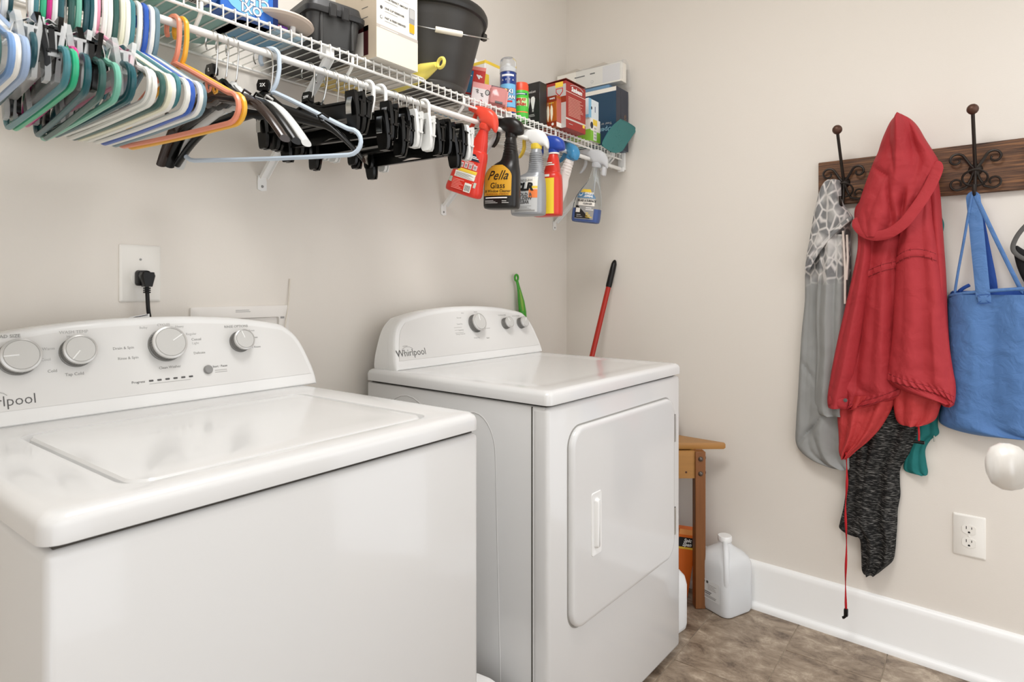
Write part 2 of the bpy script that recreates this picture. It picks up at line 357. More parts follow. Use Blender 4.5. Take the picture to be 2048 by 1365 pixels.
# --- dryer
dr = thing('clothes_dryer', 'white front-loading clothes dryer between the washer and the wooden corner table', 'dryer', (1.186, .797, 0), math.radians(-1.9))
W_ = .715
M_SIDE = M_ENAM
b = MB(); b.rbox(.001, .012, .022, W_ - .001, .66, .882, .005, 2); b.obj('cabinet', M_SIDE, dr)
b = MB(); b.rbox(-.0005, 0, .022, W_ + .0005, .0465, .8815, .011, 3); b.obj('front_panel', M_ENAM, dr)
b = MB(); b.box(-.0002, .0455, .024, .002, .0485, .881); b.box(.012, .015, .875, W_ - .012, .65, .9); b.obj('gap_shade', M_GAP, dr)  # dark filler for the shade in the top groove, plus the side seam line
b = MB()
b.loft([rrect(.006, .006, W_ - .006, .66, .012, .886), rrect(-.003, -.004, W_ + .003, .664, .016, .888), rrect(-.003, -.004, W_ + .003, .664, .016, .9085), rrect(0, -.001, W_, .662, .016, .915), rrect(.006, .005, W_ - .006, .657, .016, .9198), rrect(.014, .013, W_ - .014, .65, .016, .921),
        rrect(.05, .05, W_ - .05, .50, .03, .921), rrect(.062, .062, W_ - .062, .49, .028, .9192), rrect(.09, .09, W_ - .09, .46, .03, .9186)])
b.obj('top_panel', M_ENAM, dr)
b = MB()
for sx in (.05, W_ - .05):
    for sy in (.09, .6): b.lathe([(.02, 0), (.022, .004), (.022, .010), (.010, .012), (.010, .03)], 14, Matrix.Translation((sx, sy, 0)))
b.obj('levelling_feet', M_BLKPL, dr)
# embossed arches in the left side panel
def emboss(y0, y1, z0, z1, r):
    pts = [(.0050, y1, z0)] + [(.0050, y1 - (y1 - y0) / 2 + (y1 - y0) / 2 * math.cos(a), z1 - r + r * math.sin(a)) for a in [PI * q / 14 for q in range(15)]] + [(.0050, y0 - .02, z0)]
    MB().tube(pts, .0050, 8, flat=1).obj('embossed_rib', M_ENAM, dr)
emboss(.16, .30, .05, .845, .10); emboss(.37, .60, .05, .86, .14)
# door: rounded slab, recessed joint, handle, hinges
def door_outline(x0, z0, x1, z1, r): return [(x, z) for x, z, _ in rrect(x0, z0, x1, z1, r, 0, 9)]
b = MB(); FM = fr((0, 0, 0), (1, 0, 0), (0, 0, 1))      # x right, y up, z towards the viewer (-y)
b.prism(door_outline(.077, .329, .656, .826, .052), -.002, .0006, FM); b.obj('door_recess', mat('door_joint_grey', (158, 156, 151), .5), dr)
def dl(i, d, x0=.081, z0=.333, x1=.652, z1=.822): return [(x, z, d) for x, z in door_outline(x0 + i, z0 + i, x1 - i, z1 - i, .05 - i * .7)]
b = MB(); b.loft([dl(0, 0), dl(0, .006), dl(.002, .0105), dl(.006, .0130), dl(.012, .0135)], M=FM)
do = b.obj('door', M_ENAM, dr)
b = MB(); b.loft([[(x, z, .0137) for x, z in door_outline(.163, .490, .211, .648, .007)], [(x, z, .0158) for x, z in door_outline(.1645, .4915, .2095, .6465, .006)], [(x, z, .0158) for x, z in door_outline(.168, .496, .206, .642, .006)], [(x, z, .0138) for x, z in door_outline(.173, .502, .201, .636, .009)]], M=FM)
b.obj('handle', M_ENAM2, do)
b = MB(); b.loft([[(x, z, dpt) for x, z in door_outline(.180 - a, .510 - a, .194 + a, .630 + a, .0068 + a * .6)] for a, dpt in ((.003, .0138), (.002, .019), (0, .0225), (-.002, .0235))], M=FM); b.obj('handle_grip', M_ENAM2, do)
for z in (.725, .438):
    b = MB()
    for i in range(5): b.lathe([(.0040, -.008), (.0040, .008)], 10, Matrix.Translation((.656, -.009, z + i * .017 - .034)))
    b.box(.650, -.012, z - .042, .660, -.002, z + .042); b.obj('hinge', M_CHROME, do)
KX = .972
f = console(dr, .371, .545, .650, .921)
for x, z, r, a in ((.018, .118, .031, 0), (.174, .111, .0205, math.radians(30)), (.260, .109, .0205, math.radians(-35))): knob(f, x, z, r, a)
brand(f, -.287, .046, .030)
f.lines(-.315, .066 * k, -.290, .069 * k, 1, M_GREY, z=.0002)
for x, z, s, st in ((.168, .141, .0065, 'TEMPERATURE'), (.245, .136, .0065, 'CYCLE SIGNAL'), (-.052, .14, .0065, 'Normal'), (-.056, .12, .006, 'Timed Dry'), (-.056, .10, .006, 'Less Dry'), (-.062, .088, .006, 'Energy Preferred'), (.06, .125, .006, 'More Dry'), (.066, .1, .006, 'Wrinkle Control'), (.01, .072, .0065, 'Damp Dry'), (.065, .068, .0075, 'Start'), (.035, .157, .006, 'Sensor'), (-.03, .155, .006, 'Auto')):
    f.text(x, z * k, s, st, M_LGREY if s < .0066 else M_GREY, z=.0002)
f.lines(-.085, .092 * k, -.04, .117 * k, 3, M_LGREY, .16, z=.0002)
# ------------------------------------------------------------------ wall plates, plug, hook-up box
def slots(M, m, parent):                                # NEMA duplex half
    b = MB(); b.box(-.0075, .001, 0, -.0057, .0095, .0003, M); b.box(.0055, .002, 0, .0073, .0088, .0003, M)
    b.prism([(.0028 * math.cos(a), -.0075 + .0028 * math.sin(a)) for a in [PI * q / 8 for q in range(9)]] + [(-.0028, -.010), (.0028, -.010)], 0, .0003, M); b.obj('socket_slots', m, parent)
def plate(t, M, w, h, th=.006):
    b = MB(); b.loft([rrect(-w / 2, -h / 2, w / 2, h / 2, .003, 0, 4), rrect(-w / 2, -h / 2, w / 2, h / 2, .003, th * .45, 4), rrect(-w / 2 + .004, -h / 2 + .004, w / 2 - .004, h / 2 - .004, .003, th, 4)], M=M)
    return b.obj('cover_plate', M_PLATE, t)
t = thing('duplex_outlet', 'white duplex power outlet low on the right wall below the blue tote', 'outlet', rw(1.4755, 0, .420))
M = fr((0, 0, 0), WT, (0, 0, 1))
plate(t, M, .079, .124)
for s in (1, -1):
    M2 = M @ Matrix.Translation((0, s * .0195, .006))
    b = MB(); b.prism([(max(-.0168, min(.0168, .0205 * math.cos(a))), .0145 * math.sin(a)) for a in [2 * PI * q / 28 for q in range(28)]], -.001, .0014, M2); r = b.obj('receptacle', M_PLATE, t)
    slots(M2 @ Matrix.Translation((0, 0, .0014)), M_BLACK, r)
MB().lathe([(.0026, .006), (.0024, .0072), (.0002, .0076)], 12, M).obj('screw', M_PLATE, t)
t = thing('single_outlet', 'large white single outlet plate on the back wall with a black plug in it', 'outlet', (.607, WY, 1.192))
M = fr((0, 0, 0), (1, 0, 0), (0, 0, 1))
plate(t, M, .086, .127)
MB().lathe([(.0185, .004), (.0185, .0075), (.017, .0082), (.0005, .0082)], 28, M @ Matrix.Translation((-.004, -.010, 0))).obj('receptacle', M_PLATE, t)
for dz in (.031,): MB().lathe([(.0026, .006), (.0024, .0072), (.0002, .0076)], 12, M @ Matrix.Translation((-.001, dz, 0))).obj('screw', M_GREY, t)
pc = thing('power_cord', 'black power plug with its cord dropping behind the washer console', 'cord', (.607, WY - .008, 1.182))
b = MB()
b.loft([[(x, y, z) for x, z, _ in rrect(-.010 - a, -.018, .010 + a, .012 + a, .006, 0, 4)] for y, a in ((-.001, .004), (-.006, .005), (-.016, .0035), (-.018, .001))])
b.loft([[(-.0105 - a, y0, .012), (.0105 + a, y0, .012), (.013 + a, y0, .004), (.007, y0, -.020), (-.007, y0, -.020), (-.013 - a, y0, .004)] for y0, a in ((-.018, -.001), (-.021, .0015), (-.036, .0015), (-.039, -.001))], smooth=False)
b.obj('plug', M_BLKPL, pc)
b = MB()
for i in range(3): b.rbox(-.0062, -.034, -.025 - i * .0045, .0062, -.022, -.0215 - i * .0045, .0012, 1)
b.obj('strain_relief', M_BLKPL, pc)
b = MB(); b.tube(spl([(0, -.028, -.02), (.001, -.028, -.04), (.003, -.027, -.07), (.007, -.026, -.10), (.010, -.022, -.16), (.012, -.02, -.26)], 22), .0042, 10); b.obj('cable', M_BLKPL, pc)
t = thing('washer_outlet_box', 'white recessed hook-up box frame on the back wall above the washer console', 'wall box', (.847, WY, 1.0))
b = MB(); M = fr((0, 0, 0), (1, 0, 0), (0, 0, 1)); w2 = .131
b.loft([rrect(-w2, -.11, w2, .113, .004, 0, 4), rrect(-w2, -.11, w2, .113, .004, .006, 4), rrect(-w2 + .004, -.106, w2 - .004, .109, .004, .008, 4), rrect(-w2 + .03, -.08, w2 - .03, .083, .004, .008, 4), rrect(-w2 + .032, -.078, w2 - .032, .081, .004, .001, 4)], cap1=True, M=M)
b.obj('box_frame', mat('hook_up_box_white', (232, 228, 222), .4), t)
M2 = mat('brass_valve', (170, 140, 80), .3, metal=.9)
for sx in (-.04, .04):
    b = MB(); b.lathe([(.009, .003), (.009, .03), (.012, .031), (.012, .04), (.001, .041)], 14, M @ Matrix.Translation((sx, -.02, 0))); b.obj('valve', M2, t)
Face(t, M).lines(-.02, .098, .02, .106, 2, M_LGREY, z=.0086); Face(t, M).panel(.105, .078, .116, .083, M_GREY, 'latch', z=.009)
t = tag(MB().tube(spl([onpl(580, 558, V((0, WY - .003, 0)), V((0, 1, 0))), onpl(578, 595, V((0, WY - .006, 0)), V((0, 1, 0))), onpl(574, 630, V((0, WY - .01, 0)), V((0, 1, 0))), onpl(568, 665, V((0, WY - .02, 0)), V((0, 1, 0)))], 16), .0017, 6).obj('thin_cable', mat('cream_cable', (225, 218, 205), .5)), 'thin cream cable running up the wall beside the white hook-up box', 'cable')
t = thing('instruction_leaflet', 'folded white leaflet sticking up behind the washer console below the plug', 'paper', (.58, 1.462, 1.072))
b = MB(); pts = [ony(236, 646, 1.452), ony(262, 634, 1.452), ony(299, 628, 1.452), ony(300, 668, 1.452), ony(232, 668, 1.452)]
b.loft([[q - t.location for q in pts], [q - t.location + V((0, .0015, 0)) for q in pts]], smooth=False); b.obj('page', M_WHITE, t)
b = MB(); q0 = ony(243, 643, 1.4505) - t.location; q1 = ony(296, 630, 1.4505) - t.location; b.tube([q0, (q0 + q1) / 2 + V((0, 0, .0015)), q1], .0007, 5); b.obj('print_line', M_BLACK, t)
# ------------------------------------------------------------------ wire shelf
SZ, SY, RY, RZ = 1.7253, 1.212, 1.22, 1.66
X0, X1 = -.93, 2.352
sh = thing('wire_shelf', 'long white wire closet shelf on the back wall with a hanging rod under its lip', 'shelf', ((X0 + X1) / 2, 1.5, SZ))
ox = (X0 + X1) / 2
def L3(x, y, z): return V((x - ox, y - 1.5, z - SZ))
cw0 = None; n = int((X1 - X0) / .0256)
for i in range(n + 1):
    if cw0 is None:
        b = MB(); b.tube([(0, .004, 0), (0, -.2, 0), (0, SY - 1.5 + .004, 0), (0, SY - 1.5 - .002, -.001), (0, SY - 1.5 - .0032, -.005), (0, SY - 1.5 - .0032, -.030)], .0016, 6); cw0 = b.obj('cross_wire', M_WIRE, sh); c = cw0
    else: c = cw0.copy(); sc.collection.objects.link(c)
    c.location = (X0 + .008 + i * .0256 - ox, 0, 0)
for nm, y, z, r in (('back_rail', 1.502, SZ - .0045, .0032), ('middle_rail', 1.365, SZ - .0042, .0026), ('lip_top_rail', SY + .003, SZ - .0042, .003), ('lip_bottom_rail', SY, SZ - .0285, .0033)):
    MB().tube([L3(X0, y, z), L3(ox, y, z), L3(X1, y, z)], r, 8).obj(nm, M_WIRE, sh)
MB().tube([L3(X0, RY, RZ), L3(ox, RY, RZ), L3(X1 + .006, RY, RZ)], .0076, 14).obj('hanging_rod', M_WIRE, sh)
for x in (.60, .965, 1.37, 1.86, 2.30):
    MB().tube([L3(*q) for q in spl([(x, SY + .006, SZ - .008), (x, SY + .008, SZ - .03), (x, SY + .03, SZ - .052), (x, RY + .012, RZ + .004), (x, RY + .009, RZ - .006)], 14)], .0042, 8).obj('rod_hook', M_WIRE, sh)
# wall end bracket
t = thing('shelf_end_bracket', 'white plastic end bracket holding the shelf against the right wall', 'bracket', (2.372, 1.215, 1.70))
b = MB(); b.rbox(-.012, -.013, -.045, .004, .018, .028, .003, 2); b.rbox(-.020, -.010, -.052, -.004, .016, -.034, .003, 2); b.obj('bracket_body', M_TRIM, t)
MB().lathe([(.0032, 0), (.003, .0012), (.0002, .0016)], 10, fr((-.012, .002, -.036), (0, -1, 0), (0, 0, 1)) @ Matrix.Translation((0, 0, 0))).obj('screw', M_GREY, t)
# diagonal braces
br = None
for x, lab in ((.21, 'white shelf brace behind the colourful plastic hangers'), (.902, 'white shelf brace seen behind the light blue hanger'), (1.588, 'white shelf brace behind the red and black spray bottles'), (2.293, 'white shelf brace behind the clear spray bottle near the corner')):
    if br is None:
        br = thing('shelf_brace', lab, 'bracket', (x, WY, 1.45), group='diagonal braces under the wire shelf')
        A = V((0, SY - WY + .012, SZ - .022 - 1.45)); B = V((0, -.007, 0)); dirn = (B - A).normalized(); nn = V((0, dirn.z, -dirn.y))
        b = MB(); b.loft([[P + V((sx, 0, 0)) + nn * d for sx, d in ((-.011, 0), (-.011, .010), (-.0095, .010), (-.0095, .0015), (.0095, .0015), (.0095, .010), (.011, .010), (.011, 0))] for P in (A, A * .5 + B * .5, B)], smooth=False)
        b.obj('strut', M_TRIM, br)
        b = MB(); b.prism([(-.011, .004), (.011, .004), (.0125, -.012), (.0125, -.034), (-.002, -.037), (-.0125, -.033), (-.0125, -.012)], 0.001, .004, fr((0, 0, 0), (1, 0, 0), (0, 0, 1))); b.obj('foot_tab', M_TRIM, br)
        MB().lathe([(.0038, .004), (.003, .006), (.0002, .0064)], 12, fr((0, 0, 0), (1, 0, 0), (0, 0, 1)) @ Matrix.Translation((0, -.025, 0))).obj('screw', M_GREY, br)
        b = MB(); b.rbox(-.012, A.y - .006, A.z - .006, .012, A.y + .022, A.z + .022, .002, 1); b.obj('rail_clip', M_TRIM, br); c = br
    else:
        c = copy_tree(br); c.location.x = x; c['label'] = lab
# ------------------------------------------------------------------ hangers
def setm(o, m):
    o.material_slots[0].link = 'OBJECT'; o.material_slots[0].material = m
def hook_pts(R, tr, neck, right=1):
    zc = .0076 + tr - R; P = [(right * R * math.cos(math.radians(a)), 0, zc + R * math.sin(math.radians(a))) for a in range(215, -1, -18)]
    return P + [(right * R, 0, zc - .012), (right * R * .98, 0, zc - .026), (right * R * .7, 0, neck + .018), (right * R * .25, 0, neck + .004), (0, 0, neck - .002)]
def tube_mesh():
    t = bpy.data.objects.new('clothes_hanger', None); sc.collection.objects.link(t)
    MB().tube(spl(hook_pts(.021, .0046, -.078), 40), .0046, 8).obj('hook', M_WHITE, t)
    R = .026; pts = []
    half = [(.012, -.0795), (.05, -.098), (.10, -.124), (.15, -.150), (.170, -.160)] + [(.172 + R * math.sin(a), -.187 + R * math.cos(a)) for a in [math.radians(q) for q in range(25, 181, 22)]] + [(.15, -.2135), (.08, -.2145)]
    pts = [(x, 0, z) for x, z in half] + [(0, 0, -.215)] + [(-x, 0, z) for x, z in reversed(half)]
    MB().tube(pts, .0047, 8, loop=True).obj('frame', M_WHITE, t)
    for s in (1, -1):
        MB().tube([(s * .105, 0, -.127), (s * .106, 0, -.142), (s * .110, 0, -.148), (s * .116, 0, -.147), (s * .119, 0, -.140)], .0024, 6).obj('strap_hook', M_WHITE, t)
    return t
def clip_parts(t, x, m):
    o = []
    for s in (1, -1):
        b = MB(); b.loft([[(x + q[0], s * (g + q[1] * .5), z) for q in ((-.5 * w, 0), (.5 * w, 0), (.42 * w, .014), (-.42 * w, .014))] for z, w, g in ((-.082, .030, .0105), (-.091, .035, .0092), (-.118, .036, .0055), (-.145, .035, .0026), (-.162, .030, .0020), (-.169, .020, .0026))], smooth=False)
        o.append(b.obj('clip_jaw', m, t))
    b = MB(); b.loft([[(x - .0075, s * .0195, z), (x + .0075, s * .0195, z), (x + .0075, s * .0185, z), (x - .0075, s * .0185, z)] for s, z in ((1, -.132),)] + [[(x - .0075, y, z), (x + .0075, y, z), (x + .0075, y * .95, z - .0010), (x - .0075, y * .95, z - .0010)] for y, z in ((.0205, -.112), (.0165, -.096), (0.0001, -.086), (-.0165, -.096), (-.0205, -.112), (-.0195, -.132))], smooth=False)
    o.append(b.obj('clip_spring', M_STEEL, t)); return o
def clip_mesh(m):
    t = bpy.data.objects.new('clip_hanger', None); sc.collection.objects.link(t)
    MB().tube(spl(hook_pts(.021, .0017, -.085), 40), .0017, 6).obj('hook', M_STEEL, t)
    b = MB()
    b.loft([[(x, -.0035, z0), (x, .0035, z0), (x, .0035, z1), (x, -.0035, z1)] for x, z0, z1 in ((-.168, -.133, -.101), (-.05, -.133, -.098), (-.02, -.128, -.090), (-.008, -.126, -.076), (.008, -.126, -.076), (.02, -.128, -.090), (.05, -.133, -.098), (.168, -.133, -.101))], smooth=False)
    b.loft([[(x, -.008, z - .004), (x, .008, z - .004), (x, .008, z), (x, -.008, z)] for x, z in ((-.168, -.100), (-.05, -.097), (-.02, -.0895), (-.008, -.076), (.008, -.076), (.02, -.0895), (.05, -.097), (.168, -.100))], smooth=False)
    b.box(-.168, -.007, -.136, .168, .007, -.132); b.obj('bar', m, t)
    for s in (1, -1): clip_parts(t, s * .148, m)
    return t
def suit_mesh(m):
    t = bpy.data.objects.new('suit_hanger', None); sc.collection.objects.link(t)
    MB().tube(spl(hook_pts(.021, .0017, -.095), 40), .0017, 6).obj('hook', M_STEEL, t)
    b = MB(); rings = []
    for i in range(-16, 17):
        u = i / 16; x = u * .212; a = abs(u); z = -.118 - .062 * a - .055 * max(0, a - .62) ** 1.5 * 4.0; h = .023 * (1 - .62 * a) + (.016 if a < .1 else 0); wy = .0125 * (1 - .1 * a); c = .012 * a * a
        rings.append([(x, c + wy * math.cos(q) * (1 if abs(math.cos(q)) > .1 else 1), z + h * math.sin(q) * (1.0 if math.sin(q) > 0 else .55)) for q in [2 * PI * k / 12 for k in range(12)]])
    b.loft(rings); b.obj('shoulder_arms', m, t)
    b = MB(); b.loft([[(-w, -.007, z), (w, -.007, z), (w, .007, z), (-w, .007, z)] for w, z in ((.05, -.128), (.042, -.112), (.024, -.098), (.018, -.092))], smooth=False); b.obj('neck_block', m, t)
    for s in (1, -1): MB().tube([(s * .128, -.012, -.150), (s * .125, -.016, -.140), (s * .135, -.018, -.136), (s * .148, -.014, -.145)], .0022, 6).obj('strap_notch', m, t)
    return t
def size_tag(t, s, sz=.010):
    b2 = MB(); b2.loft([[(-.013, -.006, -.080), (.013, -.006, -.080), (.013, .006, -.080), (-.013, .006, -.080)], [(-.0135, -.0062, -.069), (.0135, -.0062, -.069), (.0135, .0062, -.069), (-.0135, .0062, -.069)], [(-.010, -.005, -.058), (.010, -.005, -.058), (.010, .005, -.058), (-.010, .005, -.058)]], smooth=False)
    o = b2.obj('size_tag', M_BLKPL, t)
    text(s, sz, M_WHITE, o, fr((0, -.0066, -.070), (1, 0, 0), (0, 0, 1)), bold=.0002)
    text(s, sz, M_WHITE, o, fr((0, .0066, -.070), (-1, 0, 0), (0, 0, 1)), bold=.0002)
def place(t, x, ang, label, cat='hanger', group=None, tilt=0, scale=1, dz=0):
    t.location = (x, RY, RZ + dz); t.rotation_euler = (tilt, 0, math.radians(ang)); t.scale = (scale,) * 3
    t['label'] = label; t['category'] = cat; t['group'] = group
def P(name, c, r=.28, tr=0): return mat('hanger_' + name, c, r, trans=tr)
COL = dict(coral=(238, 150, 122), yellow=(240, 182, 62), greyblue=(110, 138, 150), white=(238, 238, 232), cobalt=(48, 92, 182), teal=(70, 130, 138), cream=(234, 232, 208), dkgreen=(52, 92, 86), pink=(238, 160, 184), dkteal=(36, 88, 96), mint=(118, 186, 164), magenta=(205, 38, 132), emerald=(52, 180, 132), peri=(160, 182, 214), navyteal=(44, 84, 92), skyblue=(122, 158, 206))
TH0 = tube_mesh(); first = True
pile = [  # x, angle, colour, scale, label
 (.548, -84, 'coral', 1, 'coral orange tubular hanger, rightmost of the tight row of hangers'),
 (.562, -85, 'yellow', 1, 'golden yellow tubular hanger beside the coral orange one'),
 (.512, -91, 'greyblue', 1, 'slate blue tubular hanger left of the two orange-toned hangers'),
 (.503, -90, 'white', 1, 'glossy white tubular hanger just right of the cobalt blue one'),
 (.493, -91, 'cobalt', 1, 'bright cobalt blue tubular hanger in the tight row'),
 (.482, -90, 'white', 1, 'white tubular hanger just left of the cobalt blue one'),
 (.471, -90, 'teal', .96, 'thin teal hanger whose shoulder rises over the white ones'),
 (.463, -91, 'white', 1, 'white tubular hanger just left of the thin teal hanger'),
 (.454, -90, 'cream', 1, 'cream tubular hanger right of the dark green one'),
 (.444, -90, 'dkgreen', 1, 'dark green tubular hanger between cream and white hangers'),
 (.435, -91, 'white', 1, 'white tubular hanger left of the dark green one'),
 (.427, -90, 'white', .98, 'white tubular hanger directly behind the small pink one'),
 (.419, -92, 'pink', .80, 'small pink hanger standing above its neighbours'),
 (.409, -92, 'dkteal', 1, 'deep teal hanger just left of the small pink hanger'),
 (.400, -90, 'navyteal', .98, 'very dark teal hanger, second to the left of the pink one'),
 (.389, -93, 'mint', 1.04, 'pale mint green tubular hanger hanging low in the row'),
 (.380, -96, 'dkgreen', 1.04, 'dark green hanger hanging low beside the mint one'),
 (.366, -97, 'dkteal', 1.02, 'deep teal hanger left of the low mint hanger'),
 (.350, -96, 'magenta', .96, 'magenta pink hanger in the left half of the row'),
 (.341, -94, 'emerald', 1, 'bright emerald green hanger left of the magenta one'),
 (.331, -94, 'teal', 1, 'grey teal tubular hanger left of the emerald one'),
 (.300, -95, 'navyteal', .9, 'thin dark teal hanger among the black clip hangers'),
 (.281, -93, 'peri', 1, 'pale periwinkle hanger, rightmost of the bluish group at far left'),
 (.271, -93, 'white', 1, 'off-white hanger between two periwinkle blue ones at far left'),
 (.262, -92, 'skyblue', 1, 'sky blue hanger in the bluish group at far left'),
 (.250, -93, 'dkgreen', 1, 'dark grey green hanger at the far left picture edge'),
 (.241, -93, 'peri', 1, 'periwinkle hanger cut off by the left picture edge')]
def recolor(t, m):
    for ch in t.children: setm(ch, m)
for i, (x, a, c, s, lab) in enumerate(pile):
    t = TH0 if i == 0 else copy_tree(TH0); recolor(t, P(c, COL[c])); place(t, x, a, lab, group='plastic hangers in the tight row', scale=s)
t = copy_tree(TH0); recolor(t, P('iceblue', (198, 212, 226))); place(t, .748, -62, 'pale ice blue tubular hanger hanging alone, turned to face the camera', group='plastic hangers in the tight row', scale=1.04)
M_BH = mat('black_hanger_gloss', (9, 9, 8), .24, spec=.4); M_CLR = mat('clear_hanger_plastic', (240, 243, 243), .12, alpha=.55); M_MILK = mat('milky_hanger_plastic', (240, 241, 238), .3, trans=.15)
CH = clip_mesh(M_BH); first = True
clips = [(.842, -84, 'black clip hanger with a size tag on its hook, leftmost of the black bunch', '22W', 0, 0), (.880, -87, 'black clip hanger, second from the left in the bunch', 0, -.10, 0), (.905, -79, 'black clip hanger, third from the left in the bunch', 0, .06, -.022), (.938, -84, 'black clip hanger with the largest near clip, mid bunch', 0, .0, 0), (.962, -76, 'black clip hanger just left of the white hooked clip hanger', 0, .12, .0), (.990, -86, 'black clip hanger touching the white hooked clip hanger', 0, -.08, -.03), (1.095, -88, 'black clip hanger left in the second black bunch', 0, .05, -.006), (1.122, -79, 'black clip hanger in the middle of the second black bunch', 0, -.06, .0), (1.145, -86, 'black clip hanger right in the second black bunch', 0, .10, -.028), (1.172, -80, 'last black clip hanger on the right before the spray bottles', 0, -.04, .0),
         (.372, -95, 'black clip hanger hanging under the magenta hanger', 0, 0, -.035), (.318, -96, 'black clip hanger in the left hanger row beside the emerald one', 0, .05, -.03)]
for i, (x, a, lab, tg, ti, dz) in enumerate(clips):
    t = copy_tree(CH)
    place(t, x, a, lab, group='black clip hangers on the rod', tilt=ti)
    if dz:
        for ch in t.children:
            if not ch.name.startswith('hook'): ch.location.z += dz
    if dz: MB().tube([(0, 0, -.084), (0, 0, -.076 + dz)], .0017, 6).obj('hook_shank', M_STEEL, t)
    t.scale = (1, 1, 1.0)
    if tg: size_tag(t, tg, .008)
for ch in list(CH.children): bpy.data.objects.remove(ch)
bpy.data.objects.remove(CH)
CW = clip_mesh(M_MILK)
for ch in list(CW.children):
    if ch.name.startswith('hook'): bpy.data.objects.remove(ch)
MB().tube(spl(hook_pts(.021, .0046, -.080), 40), .0046, 8).obj('hook', M_WHITE, CW)
for i, (x, a, lab, m) in enumerate(((1.012, -82, 'milky white clip hanger between the two black bunches', M_MILK), (1.050, -80, 'second milky white clip hanger between the black bunches', M_MILK), (1.205, -86, 'milky white clip hanger at the right end beside the red spray bottle', M_MILK), (.412, -93, 'clear plastic clip hanger left of the small pink hanger', M_CLR), (.357, -95, 'clear plastic clip hanger beside the magenta hanger', M_CLR), (.325, -95, 'clear plastic clip hanger beside the emerald hanger', M_CLR), (.292, -93, 'clear plastic clip hanger right of the periwinkle group', M_CLR))):
    t = copy_tree(CW)
    for ch in t.children:
        if ch.name.startswith(('bar', 'clip_jaw')): setm(ch, m)
    if x < .5:
        for ch in t.children:
            if not ch.name.startswith('hook'): ch.location.z -= .036
        MB().tube([(0, 0, -.080), (0, 0, -.115)], .0022, 6).obj('hook_shank', M_STEEL, t)
    place(t, x, a, lab, group='pale clip hangers on the rod')
for ch in list(CW.children): bpy.data.objects.remove(ch)
bpy.data.objects.remove(CW)
M_BROWN = mat('dark_brown_hanger', (42, 28, 22), .2, coat=.3); M_GSUIT = mat('grey_hanger', (205, 206, 204), .25)
SB = suit_mesh(M_BH)
for i, (x, a, m, lab, tg) in enumerate(((.622, -86, M_BROWN, 'dark brown suit hanger with a small size tag on its neck', 'L'), (.643, -85, M_BH, 'black suit hanger right behind the brown one', 0), (.664, -85, M_GSUIT, 'pale grey suit hanger on the right of the brown and black ones', 0), (.728, -59, M_BH, 'matte black suit hanger behind the pale ice blue hanger', '2X'))):
    t = SB if i == 0 else copy_tree(SB)
    for ch in t.children:
        if not ch.name.startswith(('hook', 'size_tag')): setm(ch, m)
    place(t, x, a, lab, group='suit hangers with wire hooks')
    if i == 3: t.location.x += .004; t.rotation_euler.x = .06
SB_tag = [o for o in sc.objects if o.get('category') == 'hanger' and o.name.startswith('suit_hanger')]
for o in SB_tag:
    if o['label'].startswith('dark brown'): size_tag(o, 'L')
    if o['label'].startswith('matte black'): size_tag(o, '2X')
# ------------------------------------------------------------------ things standing on the shelf
ZS = SZ + .0018
M_TOTE = mat('charcoal_tote_plastic', (62, 62, 61), .42, bump=.05, bscale=900)
M_TOTE2 = mat('black_tote_lid', (44, 44, 44), .4)
def rr_ring(x0, y0, x1, y1, r, z, n=6): return rrect(x0, y0, x1, y1, r, z, n)
# black tool box
t = thing('storage_tote', 'black plastic storage tote with an overhanging lid on the wire shelf', 'storage box', (.953, 1.362, ZS), math.radians(-10))
a, c = .067, .134
b = MB(); b.loft([rr_ring(-a + .012, -c + .012, a - .012, c - .012, .016, 0), rr_ring(-a + .008, -c + .008, a - .008, c - .008, .018, .006), rr_ring(-a, -c, a, c, .02, .082)]); b.obj('tub', M_TOTE, t)
b = MB()
b.loft([rr_ring(-a - .008, -c - .008, a + .008, c + .008, .02, .078), rr_ring(-a - .010, -c - .010, a + .010, c + .010, .022, .084), rr_ring(-a - .010, -c - .010, a + .010, c + .010, .022, .090), rr_ring(-a - .004, -c - .004, a + .004, c + .004, .02, .094), rr_ring(-a, -c, a, c, .02, .112), rr_ring(-a + .01, -c + .01, a - .01, c - .01, .018, .118)]); b.obj('lid', M_TOTE2, t)
for x in (-.040, .040): MB().rbox(x - .004, -c - .003, .006, x + .004, -c + .014, .079, .002, 1).obj('rib', M_TOTE, t)
MB().rbox(-.034, -c + .001, .004, .034, -c + .014, .010, .002, 1).obj('rib', M_TOTE, t)
for y in (-.10, -.06, -.02, .02, .06, .10): MB().rbox(-a - .006, y - .003, .028, -a + .012, y + .003, .080, .002, 1).obj('rib', M_TOTE, t)
for x in (-.016, .016): MB().rbox(x - .010, -c - .014, .070, x + .010, -c - .008, .104, .003, 1).obj('latch', M_TOTE2, t)
MB().rbox(-.03, -.06, .116, .03, .06, .124, .004, 1).obj('lid_handle', M_TOTE2, t)
